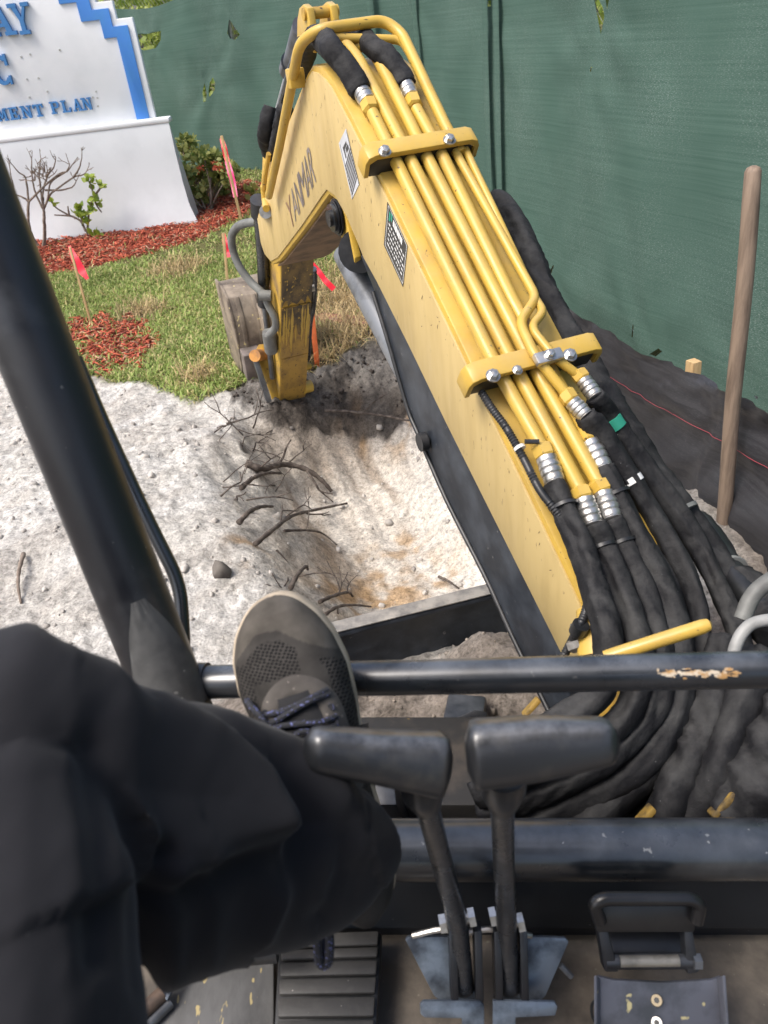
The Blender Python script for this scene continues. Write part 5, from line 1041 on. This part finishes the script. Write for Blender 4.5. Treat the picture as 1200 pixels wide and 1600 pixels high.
for k in range(85):
    u = 1020+125*rng.beta(1.3, 1.3); v = 1046+rng.normal(0, 3.0); q = on_plane(u, v, (g0+g1)/2, np.cross(gd_, nrm(np.cross(gd_, FW)))); ax_ = q-g0; c0 = g0+gd_*np.dot(ax_, gd_); n_ = nrm(-FW+gd_*np.dot(FW, gd_)); tg2 = np.cross(gd_, n_)
    off = np.dot(q-c0, tg2); off = max(-.012, min(.012, off)); n2_ = nrm(n_*math.sqrt(.0178**2-off**2)+tg2*off); c = c0+n2_*.0180; sx, sy = rng.uniform(.0008, .0045), rng.uniform(.0005, .0018); t3 = np.cross(gd_, n2_); ph = rng.uniform(0, 6)
    mb.add([c]+[c+gd_*sx*math.cos(a)*rng.uniform(.6, 1.2)+t3*sy*math.sin(a)*rng.uniform(.6, 1.2) for a in np.linspace(ph, ph+2*math.pi, 8)[:-1]], [(0, i+1, (i+1) % 7+1) for i in range(7)])
tag(mb.obj('chipped_paint', CHIP, bar), kind='stuff')
ct = tube('front_tube', [P(150, 1328, 1.04), P(600, 1328, 1.04), P(1420, 1326, 1.04)], .0400, M('dusty_sheened_tube', (.006, .008, .011), .33, coat=1.0, dust_sheen=((.30, .33, .38), .22), col2=(.06, .065, .07), scale=7, mix=(.52, .80), speck=(.2, .2, .19), sscale=75, sthr=.70, stretch=(1, 1, 1), bump=.08, bscale=120, rvar=.12), exc, 40)  # blue-grey upper band paints the sky reflection into the tube's colour
prism('lower_panel', pxs([(100, 1340, 1.05), (1420, 1340, 1.05), (1420, 1452, 1.09), (100, 1452, 1.09)]), FW*.02, M('dark_front_panel', (.006, .008, .011), .5, col2=(.022, .025, .03), scale=8, mix=(.5, .8), speck=(.14, .14, .14), sscale=80, sthr=.73), exc, .004)
flp = prism('floor_plate', [fl(u, v) for u, v in ((100, 1436), (1420, 1436), (1420, 1900), (-300, 1900))], -MZ*.03, FLOOR, exc, .003)
box('front_wall', P(760, 1440, 1.13)-MZ*.12, (MX, MY, MZ), (.62, .01, .13), BLKW, exc, .004)
box('sill_strip', (fl(560, 1447)+fl(700, 1447))/2+MZ*.006, (MX, MY, MZ), (.11, .010, .007), RUB, exc, .002)
box('cab_base', P(600, 1600, 1.22)-MZ*.1-MY*.25, (MX, MY, MZ), (.55, .30, .12), BLKW, exc, .02)
# canopy roof over the seat
rc_ = np.array([.08, -.86, 2.48]); rf_ = box('canopy_roof', rc_, (MX, MY, MZ), (.66, .62, .03), BLK, exc, .02)
for sx in (-.55, .62): tube('rear_post', [np.array([sx, -1.0, .6]), np.array([sx, -1.0, 2.44])], .034, BLKW, exc, 16)
st_b = box('seat', P(60, 2300, .62)*[1, 0, 1]+np.array([0, -.30, -.10]), (MX, MY, MZ), (.24, .24, .06), RUB, exc, .03); box('seat_backrest', np.array([-.05, -.62, 1.42]), (MX, MY, MZ), (.24, .06, .34), RUB, st_b, .03)
# rubber pedal with ribs
pp0 = [fl(u, v, .045) for u, v in ((437, 1462), (597, 1456), (587, 1640), (426, 1640))]; ped = prism('foot_pedal', pp0, -MZ*.035, RUB, exc, .004)
def pq(a, b_): return (pp0[0]*(1-a)+pp0[1]*a)*(1-b_)+(pp0[3]*(1-a)+pp0[2]*a)*b_
PEDR = M('dusty_pedal_rubber', (.030, .029, .028), .6, col2=(.05, .048, .045), scale=14, speck=(.35, .33, .30), sscale=110, sthr=.73, bump=.3, bscale=120)
for b0, b1 in ((.015, .145), (.165, .255), (.285, .41), (.435, .57), (.60, .76), (.79, .97)): prism('pedal_rib', [pq(.03, b0), pq(.97, b0), pq(.965, b1), pq(.035, b1)], MZ*.008, PEDR, ped, .0025)
mt = prism('floor_mat', [fl(u, v, .012) for u, v in ((292, 1512), (318, 1500), (428, 1498), (428, 1680), (190, 1680), (238, 1562))], -MZ*.01, MATG, exc, .003)
tube('mat_rim', corner([fl(u, v, .014) for u, v in ((238, 1562), (292, 1510), (320, 1500), (428, 1498))], .02), .006, MATG, exc, 8)
tube('side_rod', [fl(196, 1606, .03), fl(254, 1553, .03)], .0105, M('rusty_rod', (.11, .075, .055), .6, .3, col2=(.05, .04, .035), scale=30), exc, 12); tube('side_rod', [fl(215, 1618, .02), fl(266, 1566, .02)], .008, DSTEEL, exc, 12)
prism('angle_plate', [fl(u, v, .03) for u, v in ((250, 1552), (285, 1520), (345, 1497), (355, 1478), (383, 1475), (378, 1496), (330, 1502), (290, 1512), (262, 1566))], MZ*.005, PLATE, exc, .001)
tube('hose_stub', [P(372, 1487, 1.0), P(434, 1482, 1.0)], .017, RUB, exc, 14)

# travel levers
def plate(name, pix, t, th, m, parent, bev=.0015): return prism(name, [P(u, v, t+.00012*(1500-v)*0) for u, v in pix], FW*th, m, parent, bev)
def lever(stem, r0, r1, grip, slot, plt, low, bolts):
    st = tube('travel_lever', [P(*q) for q in stem], np.linspace(r0, r1, len(stem)), BLKS, exc, 20)
    tube('lever_boss', [P(stem[0][0], stem[0][1]-25, .632), P(*stem[0]), P(*stem[0])*.1+P(*stem[1])*.9], [.020, .0185, .0118], GRIP, st, 20)
    # moulded grip: rounded tapering sections
    n = 22; V = []; F = []; m_ = 24; a0, a1 = P(*grip['a']), P(*grip['b']); ax = nrm(a1-a0); e1 = nrm(UP-ax*np.dot(UP, ax)); e2 = np.cross(ax, e1)
    for i in range(n+1):
        t = i/n; c = a0+(a1-a0)*t; hw = np.interp(t, *grip['h']); dr = np.interp(t, *grip['d']); sh = np.interp(t, *grip['s']); ed = min(t, 1-t)*np.linalg.norm(a1-a0); rd = .010; k = 1 if ed > rd else max(.0, 1-(1-math.sqrt(max(0, 1-(1-ed/rd)**2)))*.55)
        for j in range(m_):
            th_ = 2*math.pi*j/m_; cx, sy = math.cos(th_), math.sin(th_); ex = .62; V.append(c+e1*(sh+hw*k*math.copysign(abs(cx)**ex, cx))+e2*(dr*k*math.copysign(abs(sy)**ex, sy)))
    for i in range(n):
        for j in range(m_): F.append((i*m_+j, i*m_+(j+1) % m_, (i+1)*m_+(j+1) % m_, (i+1)*m_+j))
    F += [tuple(range(m_-1, -1, -1)), tuple(n*m_+j for j in range(m_))]
    obj('lever_grip', V, F, GRIP, st, angle=60)
    for u0, u1 in slot: prism('clevis_cheek', [P(u, v, 1.0) for u, v in ((u0, 1438), (u1, 1436), (u1+3, 1546), (u0+3, 1546))], FW*-.028, BLKW, exc, .002)
    plate('lever_plate', plt, 1.0, .006, PLATE, exc); plate('lever_pedal', low, .97, .006, PLATE, exc, .002)
    for (u, v, du) in bolts: tube('pivot_bolt', [P(u-du, v+1, .975), P(u+du, v-1, .975)], [.0125, .0125], STEEL, exc, 6, angle=30)
    tube('pivot_pin', [P(bolts[0][0], bolts[0][1], .975), P(bolts[1][0], bolts[1][1], .975)], .007, STEEL, exc, 12)
BLKS = M('satin_black_lever', (.085, .09, .10), .30, .75, coat=.4, col2=(.17, .175, .185), scale=22, mix=(.5, .75), rvar=.08)
lever([(660, 1235, .640), (668, 1262, .660), (690, 1345, .79), (706, 1405, .90), (716, 1450, .975), (724, 1545, .995)], .0095, .0140,
      dict(a=(474, 1172, .600), b=(702, 1190, .622), h=([0, .1, .5, 1], [.016, .0175, .0205, .0265]), d=([0, .1, 1], [.013, .0165, .022]), s=([0, 1], [.002, -.003])), ((699, 711), (737, 749)),
      [(633, 1469), (638, 1464), (702, 1464), (706, 1546), (751, 1547), (753, 1561), (686, 1563), (678, 1556)], [(656, 1570), (661, 1565), (750, 1564), (757, 1571), (757, 1660), (722, 1660), (722, 1592), (664, 1591), (657, 1586)], ((692, 1443, 5), (737, 1433, 5)))
lever([(786, 1235, .640), (785, 1262, .660), (787, 1345, .79), (790, 1405, .90), (792, 1450, .975), (796, 1545, .995)], .0095, .0140,
      dict(a=(728, 1178, .612), b=(966, 1160, .600), h=([0, .5, .9, 1], [.0275, .0245, .0185, .016]), d=([0, .9, 1], [.022, .017, .015]), s=([0, 1], [-.001, .002])), ((767, 779), (806, 818)),
      [(889, 1472), (883, 1466), (819, 1463), (817, 1546), (773, 1548), (771, 1561), (846, 1563), (853, 1556)], [(770, 1564), (867, 1566), (872, 1574), (868, 1588), (806, 1591), (806, 1660), (770, 1660)], ((770, 1432, 5), (813, 1441, 5)))
tube('return_spring', spline(pxs([(645, 1462, 1.0), (690, 1452, .99), (720, 1458, .99), (760, 1452, .99), (790, 1455, .99), (830, 1462, 1.0)]), 5), .004, STEEL, exc, 8)
tube('split_pin', [P(876, 1508, 1.0), P(893, 1526, 1.0)], .004, DSTEEL, exc, 8)
# right pedal: folded black flap, hinge rod, plate with two bolts
flp2 = tube('pedal_flap', corner(pxs([(938, 1440, .955), (928, 1412, .95), (943, 1404, .948), (1080, 1404, .948), (1094, 1414, .95), (1088, 1440, .955)]), .02), .0085, SHINYB, exc, 14)
plate('flap_panel', [(926, 1408), (1092, 1408), (1086, 1458), (932, 1458)], .958, .008, SHINYB, flp2, .003)
for p_ in ([(934, 1450), (950, 1452), (968, 1520), (945, 1520)], [(1068, 1446), (1082, 1446), (1094, 1520), (1074, 1524)]): plate('hinge_arm', p_, .962, .02, BLKW, flp2, .003)
tube('hinge_rod', [P(945, 1502, .970), P(1085, 1501, .970)], .0095, BLKW, flp2, 14); tube('hinge_rod', [P(968, 1502, .966), P(1060, 1501, .966)], .0072, M('dull_pin_steel', (.30, .28, .24), .45, .6, col2=(.16, .15, .13), scale=30), flp2, 14); tube('hinge_nut', [P(1082, 1502, .965), P(1094, 1502, .965)], .010, DSTEEL, flp2, 6)
box('hinge_block', P(1010, 1478, 1.015), (MX, MY, MZ), (.05, .02, .012), SHINYB, flp2, .004)
plp = [(935, 1526), (960, 1532), (1035, 1536), (1112, 1532), (1128, 1527), (1134, 1560), (1138, 1680), (936, 1680)]; rp = plate('pedal_plate', plp, .965, .006, PEDW, exc, .002)
prism('pedal_flange', pxs([(1120, 1528, .965), (1129, 1524, .950), (1140, 1680, .950), (1132, 1680, .965)]), RT*.004, PEDW, rp, .001); prism('pedal_flange', pxs([(933, 1524, .950), (938, 1528, .965), (940, 1680, .965), (933, 1680, .950)]), RT*-.004, PEDW, rp, .001)
for v in (1563, 1598): tube('pedal_bolt', [P(1026, v, .965), P(1026, v, .960)], [.0075, .0065], M('brass_bolt', (.33, .27, .18), .5, .5) if v < 1570 else STEEL, rp, 16); tube('bolt_socket', [P(1026, v, .9602), P(1026, v, .9595)], .0035, SHINYB, rp, 6)
tube('pedal_wire', spline(pxs([(936, 1600, .98), (926, 1590, .98), (925, 1570, .98), (934, 1560, .98)]), 5), .002, RUB, rp, 6)

# ------------------------------------------------------------------ person: one leg, trousers and shoe
K3 = P(-150, 1235, .46); person = thing('person', tuple(P(-20, 1800, .36)), 'seated person in black trousers resting one dusty dark sports shoe against the guard bar', 'person')
# shoe frame
toe = P(425, 930, .735); heel = P(577, 1410, .735); A_ = nrm(toe-heel); Hn = -nrm(ray(490, 1150)); Hn = nrm(Hn-A_*np.dot(Hn, A_)); Wn = np.cross(A_, Hn)
if np.dot(Wn, RT) < 0: Wn = -Wn
tl = math.radians(-9); Hn, Wn = Hn*math.cos(tl)+Wn*math.sin(tl), Wn*math.cos(tl)-Hn*math.sin(tl)
SL = np.linalg.norm(toe-heel)
aa = np.array([0, .02, .08, .2, .35, .5, .62, .74, .84, .91, .96, .975, .985, .993, .998, 1.0]); wl = np.array([.014, .026, .034, .036, .036, .042, .051, .0565, .053, .044, .031, .0252, .0200, .0140, .0078, .003]); wr_ = np.array([.014, .026, .034, .036, .036, .041, .047, .0500, .0455, .037, .026, .0212, .0168, .0118, .0066, .003])
ht = np.interp(np.linspace(0, 1, 41), [0, .1, .3, .45, .6, .75, .88, .96, 1], [.046, .062, .080, .080, .068, .052, .040, .030, .016])
_af = np.linspace(0, 1, 400)
def _sm(y):
    f = np.interp(_af, aa, y); k = 13; p = np.pad(f, k, mode='reflect', reflect_type='odd'); g_ = np.convolve(p, np.hanning(2*k+1)/np.hanning(2*k+1).sum(), 'same')[k:-k]; e_ = sstep(.93, .985, _af); return g_*(1-e_)+f*e_
_wl, _wr = _sm(wl), _sm(wr_)
def srow(a): return np.interp(a, _af, _wl), np.interp(a, _af, _wr), np.interp(a, np.linspace(0, 1, 41), ht)
def sfull(a, w_):
    l, r, h = srow(a); x = w_/(l if w_ < 0 else r); x = max(-.995, min(.995, x)); return h*(1-abs(x)**2.6)**(1/2.1)
def spt(a, w_, off=0.0): return heel+A_*a*SL+Wn*w_+Hn*(sfull(a, w_)+off)
V = []; U = []; Zc = []; na_, nw_ = 170, 110
for i in range(na_+1):
    a = 1-(1-i/na_)**1.5; l, r, h = srow(a)
    for j in range(nw_+1):
        x = math.sin((j/nw_-.5)*math.pi); w_ = x*(l if x < 0 else r)*.999; V.append(spt(a, w_)); U.append((w_, a*SL, 0))
        knee_ = np.interp(w_, [-.055, -.045, -.02, .0, .02, .05], [.80, .845, .905, .90, .845, .775]); zone = 1.0 if (a < knee_ and not (abs(w_) < .034 and a < .77)) else 0.0
        if a > knee_-.025 and w_ > -.045: zone = 0.0
        if .012 < w_ < .030 and a > .76: zone = 0.0
        Zc.append((zone, 1.0 if a > knee_+.005 else 0.0, 0))
F = [(i*(nw_+1)+j, i*(nw_+1)+j+1, (i+1)*(nw_+1)+j+1, (i+1)*(nw_+1)+j) for i in range(na_) for j in range(nw_)]
shoe = obj('shoe', V, F, KNIT, person, angle=180); setvec(shoe, U); setcol(shoe, Zc, 'Zone')
V = []; m_ = 0; lv = ((-.030, .90), (-.029, .99), (-.016, 1.025), (-.003, 1.03), (.006, 1.02), (.010, .98)); half = []
for a in list(1-(1-np.linspace(0, 1, 140))**1.6): l, r, h = srow(a); half.append((a, l, r))
ring = [(a, r) for a, l, r in half]+[(a, -l) for a, l, r in half[::-1]]; m_ = len(ring); cmid = .5
for h_, sc_ in lv:
    for a, w_ in ring: V.append(heel+A_*((a-cmid)*(1+(sc_-1)*.35)+cmid)*SL+Wn*w_*sc_+Hn*h_)
F = [(k*m_+i, k*m_+(i+1) % m_, (k+1)*m_+(i+1) % m_, (k+1)*m_+i) for k in range(len(lv)-1) for i in range(m_)]+[tuple(range(m_-1, -1, -1))]
obj('sole', V, F, MIDS, shoe, angle=60)
def spatch(name, path, half_w, off, m, parent, nseg=6, th=.0025):
    c = spline([np.array([a, b_, 0]) for a, b_ in path], 10); V = []; n = len(c)
    for i, q in enumerate(c):
        d_ = c[min(i+1, n-1)]-c[max(i-1, 0)]; d_ = np.array([d_[0]*SL, d_[1]]); d_ = d_/np.hypot(*d_); nn = np.array([-d_[1]/SL, d_[0]])
        for j in range(nseg+1): x = (j/nseg*2-1); hw = half_w; V.append(spt(q[0]+nn[0]*x*hw, q[1]+nn[1]*x*hw, off+th*(1-abs(x)**4)))
    return obj(name, V, [(i*(nseg+1)+j, i*(nseg+1)+j+1, (i+1)*(nseg+1)+j+1, (i+1)*(nseg+1)+j) for i in range(n-1) for j in range(nseg)], m, parent, angle=180)
spatch('eyestay', [(.40, -.027), (.55, -.029), (.66, -.028), (.72, -.018), (.745, 0), (.72, .018), (.66, .028), (.55, .029), (.40, .027)], .0085, .0012, SHOEG, shoe)
spatch('tongue', [(.40, 0), (.55, 0), (.70, 0), (.722, 0)], .021, .0006, M('dark_tongue', (.018, .018, .02), .9), shoe, th=.004)
spatch('side_overlay', [(.42, .040), (.50, .041), (.545, .043)], .009, .001, SHOEG, shoe)
lc = []
for k, a in enumerate((.695, .655, .61, .56, .51)):
    s_ = 1 if k % 2 else -1; pth = spline([spt(a-.006, -.030*s_, .004), spt(a, -.015*s_, .009), spt(a-.010, .004*s_, .010), spt(a-.024, .020*s_, .0085), spt(a-.03, .031*s_, .004)], 5); tube('lace', pth, .0027, LACE, shoe, 8)
tube('lace', spline([spt(.69, -.029, .004), spt(.692, -.01, .009), spt(.70, .012, .009), spt(.703, .030, .004)], 5), .0027, LACE, shoe, 8)
tube('lace', spline([spt(.74, -.043, .008), spt(.715, -.036, .012), spt(.68, -.030, .011), spt(.62, -.028, .008), spt(.55, -.026, .009)], 5), .0029, LACE, shoe, 8)
tube('lace', spline([spt(.60, -.015, .012), spt(.63, 0, .014), spt(.60, .014, .012), spt(.56, .006, .012)], 5), .0026, LACE, shoe, 8)
for a in (.695, .655, .61, .56):
    for s_ in (-1, 1): q = spt(a, .0285*s_, .0038); tube('eyelet', [q-Hn*.001, q+Hn*.0012], .0032, LACE, shoe, 10)
tb = spline(pxs([(500, 1440, .70), (496, 1470, .70), (500, 1504, .702), (512, 1504, .702), (515, 1470, .70), (510, 1440, .70)]), 6); tube('pull_tab', tb, .0045, LACE, shoe, 8)
prism('pull_tab', pxs([(493, 1440, .706), (516, 1440, .706), (515, 1490, .706), (506, 1502, .706), (494, 1490, .706)]), FW*.002, LACE, shoe, .0005); prism('tab_stripe', pxs([(503, 1440, .704), (509, 1440, .704), (508, 1496, .704), (503, 1496, .704)]), FW*.001, M('blue_grey_webbing', (.16, .18, .28), .8), shoe, 0)
# trousers: shin and thigh lofts fused into one cloth surface
def loft(rings, m_=40):
    V = []; F = []; cs = [P(u, v, t) for u, v, t, *_ in rings]
    for i, (u, v, t, hp, dr, rot) in enumerate(rings):
        ax = nrm(cs[min(i+1, len(cs)-1)]-cs[max(i-1, 0)]); up_ = UP*math.cos(rot)+RT*math.sin(rot); e1 = nrm(up_-ax*np.dot(up_, ax)); e2 = np.cross(ax, e1)
        for j in range(m_): th_ = 2*math.pi*j/m_; V.append(cs[i]+e1*math.cos(th_)*hp*t/FPX+e2*math.sin(th_)*dr)
    n = len(rings)
    for i in range(n-1):
        for j in range(m_): F.append((i*m_+j, i*m_+(j+1) % m_, (i+1)*m_+(j+1) % m_, (i+1)*m_+j))
    return V, F+[tuple(range(m_-1, -1, -1)), tuple((n-1)*m_+j for j in range(m_))]
tm_ = MB()
tm_.add(*loft([(-170, 1215, .47, 215, .07, 0), (-60, 1240, .475, 262, .088, 0), (0, 1265, .49, 258, .092, 0), (80, 1288, .515, 240, .09, 0), (150, 1300, .54, 228, .09, 0), (230, 1308, .57, 208, .088, 0), (300, 1301, .60, 196, .085, 0), (380, 1308, .633, 172, .082, 0), (450, 1318, .662, 148, .080, 0), (500, 1318, .682, 128, .075, 0), (540, 1306, .693, 98, .066, 0), (570, 1293, .705, 66, .052, 0), (584, 1288, .71, 36, .03, 0)]))
tm_.add(*loft([(-150, 1230, .47, 190, .07, 1.57), (-110, 1330, .45, 250, .088, 1.57), (-60, 1400, .43, 262, .088, 1.57), (-35, 1500, .41, 250, .083, 1.57), (-10, 1620, .385, 228, .08, 1.57), (10, 1760, .36, 220, .078, 1.57), (20, 1900, .34, 220, .078, 1.57), (20, 2200, .30, 230, .075, 1.57)]))
tr0 = tm_.obj('trousers', TROUS, None, angle=180); md = tr0.modifiers.new('r', 'REMESH'); md.mode = 'VOXEL'; md.voxel_size = .0042; md.use_smooth_shade = True
ms = tr0.modifiers.new('s', 'SMOOTH'); ms.factor = .5; ms.iterations = 14
dg = bpy.context.evaluated_depsgraph_get(); tme = bpy.data.meshes.new_from_object(tr0.evaluated_get(dg)); bpy.data.objects.remove(tr0)
tv = np.zeros(len(tme.vertices)*3); tme.vertices.foreach_get('co', tv); tv = tv.reshape(-1, 3); tnn = np.zeros(len(tv)*3); tme.vertices.foreach_get('normal', tnn); tnn = tnn.reshape(-1, 3)
rel = tv-EYE; td = rel@FW; tu = 600+FPX*(rel@RT)/td; tvv = 800-FPX*(rel@UP)/td
facing = sstep(-.2, .25, -(tnn@np.array(nrm(FW))))
def dline(pl):
    d_ = np.full(len(tv), 1e9); sgn = np.zeros(len(tv))
    for (ax, ay), (bx, by) in zip(pl[:-1], pl[1:]):
        ex, ey = bx-ax, by-ay; t = np.clip(((tu-ax)*ex+(tvv-ay)*ey)/(ex*ex+ey*ey), 0, 1); dx, dy = tu-ax-t*ex, tvv-ay-t*ey; q = np.hypot(dx, dy); c = np.sign(ex*dy-ey*dx); k = q < d_; d_[k] = q[k]; sgn[k] = c[k]
    return d_, sgn
dsp = .0022*fbm(tu/90, tvv/260, 2, 200)+.0009*fbm(tu/30+tvv/90, tvv/70, 2, 210)
for pl, wl_, wr2, amp in (([(115, 1010), (190, 1060), (290, 1130), (385, 1215), (412, 1285), (330, 1322), (225, 1372)], 34, 150, .017), ([(160, 1000), (250, 1050), (345, 1115), (430, 1180), (520, 1265), (556, 1320)], 60, 34, .013),
                             ([(178, 1090), (184, 1200), (186, 1400), (180, 1560)], 40, 70, .004), ([(88, 1120), (84, 1260), (96, 1420), (92, 1600)], 45, 70, .0045), ([(25, 1150), (28, 1400), (24, 1600)], 45, 60, .003),
                             ([(240, 1350), (262, 1420), (262, 1510)], 26, 40, .008), ([(305, 1335), (322, 1400), (318, 1490)], 26, 40, .007), ([(428, 1290), (438, 1360), (405, 1450)], 20, 60, .012), ([(490, 1180), (512, 1260), (500, 1400)], 26, 40, .006)):
    d_, sg_ = dline(pl); dsp += facing*1.25*amp*np.where(sg_ < 0, np.exp(-(d_/wl_)**1.6), np.exp(-(d_/wr2)**1.3))
for pl, wv_, amp in (([(200, 1035), (320, 1112), (430, 1200), (468, 1285), (440, 1350)], 26, .016), ([(222, 1392), (330, 1352), (418, 1318)], 22, .013), ([(228, 1330), (214, 1420), (222, 1540)], 20, .022), ([(120, 1180), (128, 1330), (140, 1500)], 26, .006), ([(520, 1290), (530, 1360), (500, 1430)], 22, .007)):
    d_, sg_ = dline(pl); dsp -= facing*amp*np.exp(-(d_/wv_)**2)
for pl in ([(240, 1332), (320, 1318), (410, 1297)], [(552, 1262), (556, 1330), (548, 1400)], [(470, 1316), (510, 1308), (552, 1300)]): d_, sg_ = dline(pl); dsp -= .0016*facing*np.exp(-(d_/4.5)**2)
tv2 = tv+tnn*dsp[:, None]-rootloc(person); tme.vertices.foreach_set('co', tv2.ravel()); tme.update(); tme.shade_smooth(); tme.materials.clear(); tme.materials.append(TROUS); tme.name = 'trousers'
tro = bpy.data.objects.new('trousers', tme); COL.objects.link(tro); tro.parent = person
seam = [(150, 1018), (280, 1092), (410, 1188)]
# body: one continuous leg inside the cloth
lp = spline([P(20, 2150, .31), P(-10, 1700, .37), P(-60, 1400, .43), P(-100, 1230, .465), P(60, 1255, .51), P(300, 1300, .60), P(450, 1318, .662), heel+A_*.09+Hn*.05], 6)
v, f = tubeg(lp, np.interp(np.linspace(0, 1, len(lp)), [0, .35, .45, .6, .85, 1], [.045, .042, .038, .036, .030, .030]), 16); obj('leg', v, f, SKIN, person, angle=180)
